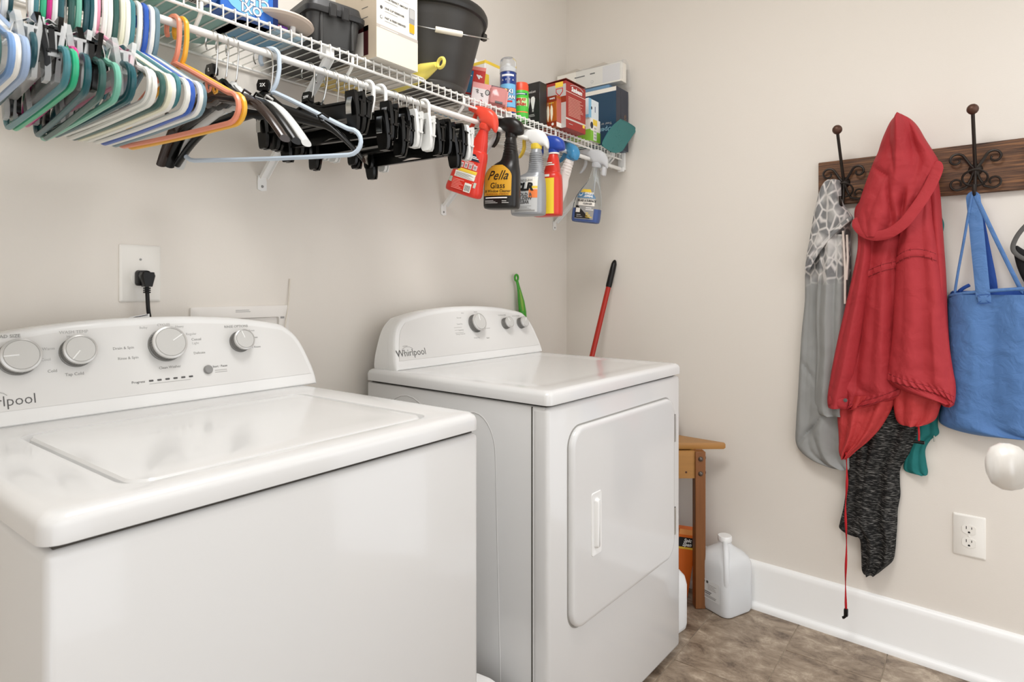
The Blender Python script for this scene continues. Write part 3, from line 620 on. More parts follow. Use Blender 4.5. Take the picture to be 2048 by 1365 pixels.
# coffee maker carton
M_CART = mat('warm_white_carton', (238, 234, 224), .5); M_KRAFT = mat('kraft_carton', (205, 190, 168), .6); M_MAROON = mat('maroon_print', (62, 22, 24), .5); M_TAUPE = mat('taupe_band', (190, 182, 174), .5)
q = onz(753, 113, ZS)
t, f, l = carton('coffee_maker_box', 'tall white coffee maker carton beside the black bucket on the shelf', 'box', q, .139, .22, .30, M_CART)
f.panel(0, .075, .139, .083, M_TAUPE, 'taupe_band'); f.panel(0, 0, .139, .0745, mat('cream_carton', (232, 224, 206), .55), 'cream_band')
for i, (s, y) in enumerate((('YOUR PERFECT AMOUNT', .153), ('ONE CUP RESERVOIR', .128), ('FAST & FRESH BREWED', .104))):
    f.text(.026, y, .0068, s, M_DGREY, align='LEFT', bold=.0001); f.lines(.026, y - .008, .075, y - .005, 1, M_LGREY)
    f.disc(.015, y - .001, .0042, M_DGREY, 'icon'); 
    if i != 1: f.disc(.015, y - .001, .0030, M_WHITE, 'icon_center', .0009)
f.panel(.03, .166, .11, .1665, M_LGREY, 'rule')
f.panel(.108, .118, .128, .158, mat('grey_print', (150, 150, 150), .5), 'printed_machine', r=.002); f.panel(.109, .095, .127, .118, mat('amber_print', (232, 172, 40), .5), 'printed_cup', z=.0006, r=.003); f.panel(.110, .132, .126, .156, M_LGREY, 'printed_tank', z=.0007, r=.002); f.panel(.110, .1, .125, .092, M_GREY, 'printed_base')
f.lines(.012, .0775, .085, .0805, 1, M_WHITE)
l.panel(.06, .0, .22, .22, M_KRAFT, 'side_print'); l.panel(.172, .012, .19, .085, M_MAROON, 'maroon_edge', z=.0007); l.panel(.08, .072, .19, .085, M_MAROON, 'maroon_edge', z=.0007); l.panel(.08, .012, .172, .072, mat('side_white', (228, 222, 212), .5), 'side_window', z=.0006)
l.text(.178, .155, .0065, 'AMOUNT', M_DGREY, bold=.0001)
for y in (.105, .13, .18): l.lines(.165, y, .19, y + .004, 1, M_DGREY)
# black bucket
M_BUCK = mat('black_bucket_plastic', (58, 56, 53), .38, bump=.03, bscale=120, var=.12, vscale=14)
t = thing('bucket', 'black plastic bucket with a wire bail and white grip on the shelf', 'bucket', (1.327, 1.325, ZS))
b = MB(); b.lathe([(.100, 0), (.110, .004), (.113, .012), (.112, .020), (.118, .030), (.158, .185), (.160, .188), (.163, .205), (.168, .212), (.172, .215), (.174, .226), (.172, .236), (.166, .240), (.160, .236), (.150, .18), (.108, .012), (.001, .01)], 48); b.obj('tub', M_BUCK, t)
b = MB(); b.lathe([(.1685, .212), (.176, .214), (.180, .222), (.180, .232), (.176, .2405), (.168, .2425), (.163, .24)], 48, cap=False); b.obj('rim', mat('bucket_rim', (40, 39, 37), .35), t)
ax = V((math.cos(math.radians(-27)), math.sin(math.radians(-27)), 0)); rad = .182; fw2 = V((ax.y, -ax.x, 0))
pts = [ax * (rad * math.cos(q)) + fw2 * (rad * 1.03 * math.sin(q)) + V((0, 0, .212 - .084 * math.sin(q))) for q in [PI * k / 30 for k in range(31)]]
MB().tube(pts, .0017, 6).obj('bail', M_STEEL, t)
MB().tube(pts[13:18], .0078, 12).obj('bail_grip', mat('bucket_grip_white', (238, 232, 216), .4), t)
for s in (0, 30): MB().rbox(-.010, -.008, -.010, .010, .008, .012, .003, 1).obj('bail_ear', M_BUCK, t).location = pts[s] - V((0, 0, 0))
# yellow brush handle lying on the shelf
M_YEL = mat('yellow_plastic', (240, 224, 112), .35)
t = thing('scrub_brush', 'yellow handled brush sticking out between the white carton and the black bucket', 'brush', onz(830, 150, ZS + .012))
tip = ony(882, 126, 1.165); root = onz(790, 168, ZS + .01); root = root + V((.02, .06, 0)); o = t.location
d = (tip - root); L = d.length; d.normalize()
b = MB(); b.tube([root + d * L * u - o for u in (0, .1, .3, .5, .7, .85, .93)], [.014, .020, .025, .026, .023, .014, .009], 14, flat=.95); b.obj('handle', M_YEL, t)
sd = d.cross(V((0, 0, 1))).normalized(); up = V((0, 0, 1)); hn = (d * .55 + up * .83).normalized()
b = MB(); b.tube([tip + d * (.0125 * math.cos(q)) + up * (.0125 * math.sin(q)) - o for q in [2 * PI * k / 18 for k in range(18)]], .0047, 8, loop=True); b.obj('hanging_loop', M_YEL, t)
b = MB(); b.rbox(-.05, -.02, -.006, .01, .02, .010, .004, 2, Matrix.Translation(root - o)); b.obj('brush_head', M_YEL, t)
b = MB()
for i in range(6):
    for j in range(3): b.lathe([(.004, 0), (.004, -.001), (.005, -.004)], 6, Matrix.Translation(root - o + V((-.045 + i * .01, -.012 + j * .012, -.006))))
b.obj('bristles', M_WHITE, t)['kind'] = 'stuff'
# lying packages seen through the wires
def flatpack(name, label, cat, x0, y0, x1, y1, h, m, rotz=0, z=0, sag=0):
    t = thing(name, label, cat, ((x0 + x1) / 2, (y0 + y1) / 2, ZS + z), rotz); a, c = (x1 - x0) / 2, (y1 - y0) / 2
    b = MB(); b.loft([rrect(-a + .006, -c + .006, a - .006, c - .006, .012, 0), rrect(-a, -c, a, c, .014, h * .35), rrect(-a, -c, a, c, .014, h * .6), rrect(-a + .01, -c + .01, a - .01, c - .01, .016, h)]); b.obj('pouch', m, t)
    F = Face(t, fr((-a, c, 0), (1, 0, 0), (0, -1, 0)), 2 * a, 2 * c)   # underside
    return t, F
M_AQUA = mat('aqua_plastic', (160, 206, 198), .35, trans=.1)
t = thing('plastic_basin', 'shallow aqua plastic basin on the shelf above the three wire hooks', 'basin', (.655, 1.372, ZS))
b = MB(); b.lathe([(.001, 0), (.098, 0), (.106, .004), (.118, .03), (.126, .048), (.130, .050), (.127, .0515), (.120, .046), (.104, .008), (.001, .006)], 40, sx=1.05); b.obj('basin_body', M_AQUA, t)
MB().lathe([(.122, .046), (.132, .0475), (.134, .0505), (.130, .0535), (.122, .052)], 40, cap=False, sx=1.05).obj('rim', M_AQUA, t)
t, F = flatpack('green_package', 'lime green packet on the shelf at the top left', 'packet', .40, 1.235, .53, 1.40, .05, mat('lime_print', (176, 182, 40), .4))
F.panel(.02, .02, .10, .05, M_WHITE, 'label_panel'); F.lines(.024, .025, .09, .045, 3, M_DGREY)
t, F = flatpack('barcode_packet', 'blue and white packet with a barcode at the upper left of the shelf', 'packet', .537, 1.218, .64, 1.262, .04, mat('blue_print', (40, 82, 150), .4))
F.panel(.005, .006, .085, .040, M_WHITE, 'label_panel')
b = MB(); x = .012; rr = random.Random(3)
while x < .075: wv = rr.choice((.0012, .002, .003)); b.box(x, .01, 0, x + wv, .036, .0007, F.M); x += wv + rr.choice((.0012, .002))
b.obj('barcode', M_BLACK, t)
# stain remover carton, lettering upside down
M_OXB = mat('oxi_blue', (48, 104, 190), .35); M_OXL = mat('oxi_light_blue', (120, 186, 226), .35); M_OXD = mat('navy_print', (28, 50, 110), .35)
p1 = ony(440, 22, 1.232); p2 = ony(556, 22, 1.232)
t, f, l = carton('stain_remover_box', 'blue stain remover carton standing upside down at the top of the picture', 'box', (p1.x, 1.232, ZS), p2.x - p1.x, .05, .16, M_OXB)
wd = p2.x - p1.x
f.disc(wd * .42, .055, .052, M_OXL, 'splash_print', ry=.05); f.panel(wd - .012, 0, wd, .16, M_OXD, 'navy_edge')
for st, y in (('OXI', .020), ('CLEAN', .040)):
    f.text(wd * .52, y, .026, st, M_OXD, z=.0009, bold=.0017, rot=PI); f.text(wd * .52, y, .026, st, M_WHITE, z=.0012, bold=.0007, rot=PI)
# beige disc tray
t = thing('round_tray', 'beige round tray sticking out over the shelf lip', 'tray', (.80, 1.262, ZS + .019), rot=(.03, .05, 0))
b = MB(); b.lathe([(.001, 0), (.050, 0), (.068, .004), (.072, .009), (.070, .013), (.064, .012), (.05, .008), (.001, .007)], 44, sx=1.0, sy=1.0); b.obj('tray_body', mat('beige_plastic', (206, 190, 176), .4), t)
b = MB()
for a_ in range(4): b.lathe([(.006, -.019), (.006, 0)], 10, Matrix.Translation((.03 * math.cos(a_ * PI / 2 + .5), .03 * math.sin(a_ * PI / 2 + .5), 0)))
b.obj('tray_feet', M_WHITE, t)
t, F = flatpack('wipes_pouch', 'pale blue printed pouch lying on the shelf under the beige tray', 'packet', .69, 1.245, .86, 1.40, .016, mat('pale_blue_pouch', (178, 208, 224), .35, var=.12, vscale=30))
F.panel(.03, .03, .14, .1, mat('sky_print', (110, 168, 204), .4), 'printed_panel'); F.disc(.10, .115, .026, M_WHITE, 'printed_disc', ry=.018); F.lines(.03, .108, .13, .13, 4, M_OXD, .3)
M_PUR = mat('purple_print', (120, 62, 160), .4); M_ORG = mat('orange_print', (238, 130, 70), .4)
MB().rbox(-.045, -.082, .004, .03, -.0775, .015, .001, 1).obj('purple_strip', M_PUR, t); Face(t, fr((-.0075, -.0823, .0095), (1, 0, 0), (0, 0, 1))).lines(-.022, -.003, .028, .003, 1, M_ORG, .9)
t, F = flatpack('white_bag', 'flat white printed bag lying on the shelf beside the black tote', 'packet', 1.152, 1.215, 1.213, 1.49, .006, M_CART)
# printing on the underside of the coffee carton is its own flap panel
ct = [o for o in sc.objects if o.name == 'coffee_maker_box'][0]
Fb = Face(ct, fr((-.0695, .11, 0), (1, 0, 0), (0, -1, 0)))
Fb.panel(.006, .006, .133, .214, mat('carton_underside', (222, 216, 204), .6), 'bottom_flap'); Fb.lines(.03, .145, .11, .17, 3, M_GREY)
t, F = flatpack('yellow_bag', 'yellow and white printed bag on the shelf behind the tall white carton', 'packet', 1.04, 1.408, 1.20, 1.497, .02, mat('pale_yellow_bag', (232, 208, 130), .5, var=.2, vscale=22))
t, F = flatpack('paper_packet', 'flat white printed packet lying on the shelf right of the black bucket', 'packet', 1.43, 1.345, 1.585, 1.495, .006, M_CART)
F.panel(.06, .02, .12, .03, M_BLACK, 'black_print'); F.lines(.03, .045, .12, .06, 2, M_GREY); F.panel(.02, .075, .13, .081, MC['sky_print'], 'blue_line'); F.panel(.02, .095, .09, .101, mat('pink_print', (240, 140, 130), .4), 'pink_line')
M_RED = mat('red_print', (198, 42, 34), .4); M_TEALB = mat('steel_blue_print', (40, 112, 150), .4); M_YELP = mat('yellow_print', (240, 206, 70), .4); M_DKRED = mat('dark_red_print', (158, 40, 32), .4); M_GRN = mat('green_print', (74, 186, 62), .4); M_LIME = mat('lime_green_print', (140, 198, 70), .4); M_ORB = mat('burnt_orange_print', (176, 92, 28), .4); M_BROWNP = mat('brown_red_print', (140, 52, 28), .4)
# tall white and yellow carton at the back
t, f, l = carton('yellow_trim_box', 'white carton with yellow trim behind the spray can', 'box', (1.60, 1.33, ZS), .115, .12, .196, M_CART)
f.panel(0, .186, .115, .196, M_YELP, 'yellow_trim'); f.panel(0, .02, .022, .150, M_YELP, 'yellow_trim'); f.panel(.095, .11, .115, .155, M_YELP, 'yellow_trim'); l.panel(0, .184, .12, .194, M_YELP, 'yellow_trim'); l.panel(.105, .02, .12, .155, mat('mauve_print', (206, 204, 214), .5), 'side_band'); l.disc(.085, .15, .003, M_BLACK)
t = thing('white_jar', 'white plastic jar with a rounded lid behind the yellow trimmed carton', 'jar', (1.68, 1.40 + .065, ZS))
b = MB(); b.lathe([(.001, 0), (.03, 0), (.032, .004), (.032, .215), (.026, .23)], 24); b.obj('jar_body', M_WHITE, t); MB().lathe([(.030, .228), (.031, .234), (.030, .242), (.024, .249), (.001, .251)], 24).obj('lid', M_WHITE, t)
t = thing('white_bottle', 'second white rounded bottle top behind the yellow trimmed carton', 'bottle', (1.75, 1.462, ZS))
b = MB(); b.lathe([(.001, 0), (.034, 0), (.036, .004), (.036, .21), (.03, .23), (.02, .242)], 24); b.obj('bottle_body', M_WHITE, t); MB().lathe([(.027, .235), (.027, .252), (.02, .258), (.001, .259)], 24).obj('cap', M_WHITE, t)
# red and blue number four packet, tilted
t = thing('refill_packet', 'tilted red and blue packet with the number 4 behind the pink blister pack', 'box', (1.520, 1.312, ZS + .097), rot=(0, math.radians(8), math.radians(-48)))
MB().rbox(-.036, -.014, -.045, .036, .014, .045, .0015, 1, smooth=False).obj('carton', M_RED, t)
f = Face(t, fr((-.036, -.014, -.045), (1, 0, 0), (0, 0, 1))); f.panel(0, .004, .034, .075, M_TEALB, 'blue_panel'); f.text(.022, .058, .022, '4', M_WHITE, bold=.0008, rot=math.radians(75)); f.text(.054, .058, .026, '4', M_WHITE, bold=.0009, rot=math.radians(75)); f.panel(0, .079, .072, .09, mat('pink_print', (240, 140, 130), .4), 'pink_edge')
MB().rbox(-.036, -.012, -.097, .036, .012, -.046, .0015, 1, smooth=False).obj('lower_carton', mat('grey_carton', (196, 194, 190), .5), t)
# pink blister pack leaning on the lip
M_PINKT = mat('pink_clear_blister', (232, 160, 156), .15, trans=.35); M_PINKC = mat('pink_card', (226, 150, 146), .45)
t = thing('blister_pack', 'pink blister pack leaning with its printing sideways on the shelf lip', 'packet', (1.515, 1.250, ZS + .004), rot=(math.radians(-12), math.radians(9), math.radians(-42)))
MB().rbox(-.055, 0, 0, .062, .003, .078, .001, 1, smooth=False).obj('backing_card', M_PINKC, t)
b = MB(); b.loft([[(x, y, z) for x, z, _ in rrect(.002 + a_, .010 + a_, .058 - a_, .070 - a_, .006, 0, 4)] for y, a_ in ((0, 0), (-.012, .002), (-.015, .006))]); b.obj('blister', M_PINKT, t)
MB().rbox(.010, -.011, .040, .030, -.001, .064, .004, 2).obj('red_insert', mat('red_insert', (220, 64, 60), .3), t)
f = Face(t, fr((-.055, -.0003, 0), (1, 0, 0), (0, 0, 1)))
f.panel(.002, .002, .056, .058, mat('pale_card', (226, 216, 214), .5), 'paper_panel'); f.panel(.06, .067, .117, .078, mat('plum_strip', (92, 62, 74), .5), 'dark_strip'); f.disc(.107, .071, .0055, M_YELP, 'round_sticker', .0009); f.disc(.050, .048, .0075, M_BLACK, 'oval_logo', ry=.01, z=.0009); f.disc(.050, .048, .0052, M_LGREY, 'oval_logo', ry=.0075, z=.0011)
f.text(.034, .036, .0115, 'Air', M_BLACK, rot=math.radians(-62), bold=.0003); f.text(.018, .046, .0115, 'Flo', M_BLACK, rot=math.radians(-62), bold=.0003); f.text(.034, .014, .010, 'AV', M_DKRED, rot=math.radians(-62), bold=.0003)
f.panel(.076, .012, .100, .018, M_DGREY, 'dark_label', z=.016); f.disc(.110, .010, .005, M_ORB, 'round_sticker', z=.0012); MB().rbox(.0, .004, .0, .06, .02, .004, .001, 1).obj('base_fold', M_PINKC, t)
# spray can
M_CAN = mat('navy_can', (40, 62, 128), .25)
t = thing('aerosol_can', 'navy blue stain remover can with a clear cap over a white top', 'spray can', (1.640, 1.262, ZS))
b = MB(); b.lathe([(.0255, 0), (.027, .002), (.027, .004), (.0262, .006), (.0262, .132), (.025, .138)], 32); b.obj('can_body', M_CAN, t)
b = MB(); b.lathe([(.025, .1385), (.024, .150), (.018, .156), (.007, .158), (.007, .166), (.001, .167)], 28); b.obj('white_top', M_WHITE, t)
b = MB(); b.lathe([(.0268, .136), (.0268, .168), (.025, .178), (.019, .184), (.001, .186)], 28, cap=False); b.obj('clear_cap', mat('clear_cap_plastic', (236, 238, 240), .1, trans=.85, ior=1.2), t)
t.scale = (1.05, 1.05, 1.06)
fa = V((-.80, -.60, 0)).normalized(); sdn = V((0, 0, 1)).cross(fa) * -1
def curved(t, r, z0, z1, a0, a1, m, name, n=14, cx=0, cy=0):
    b = MB(); A = [math.radians(a0 + (a1 - a0) * k / n) for k in range(n + 1)]
    b.loft([[(cx + R * math.cos(a), cy + R * math.sin(a), z) for a in A] for R, z in ((r - .0006, z0), (r, z0), (r, z1), (r - .0006, z1))], closed=False, cap0=False, cap1=False); return b.obj(name, m, t)
def wraptext(t, st, size, m, r, z, ang, bold=0, sx=1, shear=0):
    o = text(st, size, m, t, Matrix.Identity(4), bold=bold, sx=sx, shear=shear); me = o.data
    for v in me.vertices:
        a = math.radians(ang) + v.co.x / r; rr = r + v.co.z + .0006; v.co = (rr * math.cos(a), rr * math.sin(a), z + v.co.y)
    return o
AF = 215
curved(t, .0266, .026, .098, AF - 62, AF + 62, M_OXL, 'splash_print'); curved(t, .0267, .012, .024, AF - 70, AF + 70, M_ORG, 'orange_band')
for st, z in (('OXI', .074), ('CLEAN', .056)):
    wraptext(t, st, .019 if st == 'OXI' else .0155, M_OXD, .027, z, AF, bold=.0014); wraptext(t, st, .019 if st == 'OXI' else .0155, M_WHITE, .0273, z, AF, bold=.0005)
curved(t, .0268, .040, .046, AF - 30, AF + 32, M_RED, 'red_print'); curved(t, .0266, .122, .128, AF - 45, AF + 45, M_WHITE, 'white_print')
for k_ in range(4): wraptext(t, 'APTA'[k_], .008, M_WHITE, .0268, .110, AF - 36 + k_ * 24)
# green bottle with orange cap
t = thing('green_bottle', 'green stain spray bottle with an orange cap between the blue can and the black carton', 'bottle', (1.712, 1.262, ZS))
b = MB(); b.lathe([(.001, 0), (.024, 0), (.026, .003), (.026, .100), (.025, .106)], 28, sy=1); b.obj('bottle_body', mat('bright_green_plastic', (82, 198, 66), .3), t)
b = MB(); b.lathe([(.0257, .101), (.0257, .122), (.023, .130), (.001, .132)], 28); b.obj('cap', mat('orange_red_cap', (232, 84, 52), .35), t)
curved(t, .0264, .048, .076, AF - 55, AF + 55, mat('pale_green_print', (190, 236, 160), .4), 'label_panel'); curved(t, .0263, .086, .092, AF - 50, AF + 50, M_OXD, 'navy_band'); curved(t, .0263, .026, .030, AF - 60, AF + 60, M_ORG, 'orange_line')
for st, z in (('SPRAY', .069), ("'n", .061), ('WASH', .053)): wraptext(t, st, .0125 if len(st) > 2 else .008, M_RED, .0268, z, AF, bold=.0007)
curved(t, .0266, .0878, .0902, AF - 36, AF + 34, M_WHITE, 'white_print')
# black bulb carton
t, f, l = carton('black_bulb_box', 'narrow black carton printed with white light bulbs', 'box', (1.775, 1.228, ZS), .044, .075, .150, mat('black_carton', (40, 40, 41), .35), z=ZS)
l.text(.0375, .118, .011, 'UltraLast', M_LGREY, bold=.0003)
for y in (.024, .046):
    for s, (y0, y1, w0) in enumerate(((.060, .102, .0085),)):
        l.poly([(y - .003, .058), (y + .003, .058), (y + .0085, .084), (y + .0088, .094), (y + .005, .101), (y - .005, .101), (y - .0088, .094), (y - .0085, .084)], M_WHITE, 'printed_bulb'); l.poly([(y - .003, .048), (y + .003, .048), (y + .003, .058), (y - .003, .058)], M_LGREY, 'printed_base')
l.lines(.015, .032, .06, .042, 2, M_LGREY)
# orange bulb carton
t, f, l = carton('orange_bulb_box', 'orange carton printed with slim candle bulbs left of the large red box', 'box', (1.832, 1.196, ZS), .040, .062, .110, M_ORB)
l.panel(.0, .09, .062, .110, M_BROWNP, 'brown_band'); l.panel(0, 0, .062, .02, M_BROWNP, 'brown_band'); l.text(.044, .100, .007, 'WHITE', M_WHITE, bold=.0003); l.lines(.03, .084, .056, .088, 1, M_YELP)
for y in (.012, .026, .041): l.poly([(y - .003, .030), (y + .001, .020), (y + .006, .045), (y + .0052, .066), (y + .0022, .076), (y - .0022, .076), (y - .005, .06)], mat('pale_bulb_print', (246, 236, 210), .4), 'printed_bulb'); l.panel(y - .001, .076, y + .001, .088, M_GREY, 'printed_stem')
f.panel(.0, 0, .040, .016, M_CART, 'white_panel'); f.panel(.002, .018, .038, .1, mat('brick_print', (186, 96, 82), .4), 'brick_panel'); l.disc(.046, .010, .005, M_CART)
# large red carton
t, f, l = carton('red_appliance_box', 'large brick red appliance carton with a script logo on the shelf', 'box', (1.862, 1.176, ZS), .136, .14, .166, M_DKRED)
f.panel(.0, .030, .136, .036, mat('silver_print', (206, 200, 194), .4), 'silver_band'); f.panel(0, .128, .136, .1295, M_CART, 'rule')
f.text(.072, .143, .023, 'Sunbeam', M_WHITE, bold=.0009, shear=.18, sx=.88); b = MB(); b.tube([(.072 + .046 * math.cos(a_), .148 + .013 * math.sin(a_), .0008) for a_ in [PI * (.08 + .80 * k / 14) for k in range(15)]], .0008, 5, M=f.M); b.obj('logo_arc', M_WHITE, t)
f.lines(.016, .046, .118, .116, 13, mat('peach_print', (226, 176, 160), .5), .32); f.panel(.114, .020, .128, .032, M_YELP, 'small_badge', z=.0009); f.lines(.02, .016, .05, .02, 1, M_LGREY)
l.panel(.062, 0, .14, .155, mat('silver_grey_print', (186, 182, 178), .4), 'photo_panel'); l.panel(.062, .09, .14, .112, M_BROWNP, 'brown_band', z=.0007)
l.poly([(.066, .016), (.088, .012), (.102, .03), (.104, .06), (.092, .084), (.066, .08)], mat('dark_plum_print', (48, 26, 32), .3), 'printed_iron', z=.0009); l.panel(.096, .146, .128, .164, M_YELP, 'yellow_badge', z=.001)
l.poly([(.098, .142), (.128, .142), (.128, .128), (.113, .112), (.098, .128)], M_RED, 'shield_badge', z=.001); l.poly([(.101, .139), (.125, .139), (.125, .129), (.113, .117), (.101, .129)], M_LGREY, 'shield_badge', z=.0012)
b = MB(); b.loft([[(-.068, .07, .166), (.068, .07, .166), (.068, .07, .168), (-.068, .07, .168)], [(-.068, -.07, .172), (.068, -.07, .172), (.068, -.07, .174), (-.068, -.07, .174)]], smooth=False); b.obj('open_flap', mat('flap_brown', (120, 52, 40), .6), t)
# blue box in the corner, white long box on top of it
M_NAVY = mat('deep_blue_carton', (32, 66, 92), .35); M_DNAVY = mat('dark_navy_carton', (40, 46, 62), .35)
t, f, l = carton('dark_blue_box', 'tall dark blue carton with upside down lettering against the right wall', 'box', (2.256, 1.186, ZS), .106, .27, .250, M_NAVY)
f.panel(0, 0, .106, .250, M_DNAVY, 'navy_front'); f.disc(.040, .110, .014, mat('copper_sticker', (206, 140, 84), .4), 'round_seal'); f.panel(.0395, .12, .0405, .250, M_LGREY, 'rule')
f.text(.082, .120, .008, 'Your Security Seal', mat('gold_print', (176, 136, 98), .5), rot=math.radians(90)); f.text(.072, .110, .008, 'Do not open if broken', MC['gold_print'], rot=math.radians(90))
l.text(.222, .080, .028, 'Open', mat('aqua_print', (140, 186, 204), .4), rot=PI, bold=.0003); l.text(.226, .104, .015, 'Your or', M_LGREY, rot=PI); l.panel(.0, .232, .27, .249, M_CART, 'white_edge')
t, f, l = carton('long_white_box', 'long flat white carton in torn plastic lying on top of the dark blue carton', 'box', (2.293, 1.182, ZS + .2805), .045, .312, .080, M_CART)
l.lines(.09, .052, .155, .057, 1, M_DGREY, .9); l.lines(.165, .054, .19, .060, 1, M_DGREY, .9); l.disc(.175, .022, .006, M_LGREY); l.disc(.175, .022, .0045, M_CART, z=.0009); l.panel(.225, .006, .305, .075, mat('pale_grey_print', (226, 224, 222), .4), 'pale_panel'); MB().rbox(-.020, -.10, -.0295, .020, .154, -.0005, .008, 2).obj('blue_base', mat('denim_print', (112, 150, 182), .5), t)
M_FILM = mat('clear_film', (240, 242, 244), .08, trans=.9, ior=1.15)
b = MB(); rr = random.Random(5)
b.loft([[(x + rr.uniform(-.003, .003), y + rr.uniform(-.004, .004), z + rr.uniform(-.003, .003)) for x, y, z in ((-.027, yy, .003), (-.027, yy, .082), (.0, yy, .086), (.026, yy, .082), (.028, yy, .04), (.030, yy, -.014))] for yy in (-.168, -.160, -.12, -.05, .02, .06)], closed=False, cap0=False, cap1=False, smooth=False)
b.obj('plastic_film', M_FILM, t)
M_INS = mat('carton_inside', (196, 188, 176), .7)
for y0_, y1_ in ((-.10, .02), (.03, .15)):
    b = MB(); b.loft([[(-.0215, yy, .0798), (.021, yy, .0798), (.021, yy + .002, .0805 + h), (-.0215, yy + .002, .0805 + h)] for yy, h in ((y0_, .001), (y0_ * .8 + y1_ * .2, .012), (y0_ * .4 + y1_ * .6, .008), (y1_, .001))], smooth=False); b.obj('raised_flap', M_INS, t)
# small boxes between
t, f, l = carton('green_white_box', 'green and white carton under the small light blue box', 'box', (2.085, 1.205, ZS), .075, .10, .088, M_CART)
l.panel(0, 0, .10, .045, M_LIME, 'green_panel'); f.panel(0, 0, .075, .04, M_LIME, 'green_panel'); f.panel(.02, .004, .045, .062, M_CART, 'white_panel', z=.0007); f.panel(.018, .062, .05, .085, M_YELP, 'yellow_panel'); f.disc(.008, .06, .010, M_DNAVY, ry=.013)
for k_ in range(4): f.panel(.024, .012 + k_ * .012, .042, .018 + k_ * .012, M_LGREY, 'printed_roll', z=.001)
t, f, l = carton('light_blue_box', 'small light blue and white carton stacked on the green and white one', 'box', (2.078, 1.21, ZS + .0885), .078, .06, .075, mat('pale_white_blue', (222, 230, 234), .4))
f.panel(0, 0, .02, .075, mat('sky_blue_carton', (128, 184, 216), .4), 'blue_panel'); l.panel(.0, 0, .06, .012, MC['sky_blue_carton'], 'blue_panel'); f.disc(.022, .040, .0045, M_BLACK, ry=.006); f.lines(.048, .028, .052, .052, 1, M_OXD, .95)
# fly swatter
M_TEALP = mat('teal_plastic', (32, 112, 112), .35)
t = thing('fly_swatter', 'teal plastic fly swatter head standing in front of the dark blue carton', 'fly swatter', (2.20, 1.165, ZS + .04))
c0 = ony(1238, 272, 1.160); t.location = c0
pl = lambda px, py: ony(px, py, 1.160) - c0
out = [pl(1241, 239), pl(1256, 246), pl(1271, 258), pl(1264, 272), pl(1253, 288), pl(1243, 302), pl(1228, 305), pl(1214, 298), pl(1205, 289), pl(1212, 272), pl(1224, 254)]
out = [(v.x, v.z) for v in out]; sm = smooth_rows([list(q) for q in out + [out[0]]], 45)[:-1]
FM2 = fr((0, 0, 0), (1, 0, 0), (0, 0, 1)); b = MB(); b.prism([tuple(q) for q in sm], -.0012, .0012, FM2); b.obj('swatter_head', M_TEALP, t)
MB().tube([FM2 @ V((q[0], q[1], 0)) for q in sm], .0022, 6, loop=True).obj('rim', M_TEALP, t)
b = MB(); rr = random.Random(8)
for i in range(60):
    x, z = rr.uniform(-.045, .045), rr.uniform(-.05, .05); 
    if abs(x) + abs(z) < .05: b.prism([(x + .0012 * math.cos(q), z + .0012 * math.sin(q)) for q in [0, 1.05, 2.1, 3.14, 4.2, 5.2]], .0012, .0018, FM2)
b.obj('raised_dots', M_TEALP, t)['kind'] = 'stuff'
e0 = pl(1222, 300); e1 = pl(1214, 330) + V((0, .03, 0)); e1 = V((-.032, .05, -.045))
MB().tube([pl(1226, 296), pl(1221, 304), V((-.024, .03, -.036)), V((-.05, .2, -.034))], .0028, 6).obj('handle', M_TEALP, t)
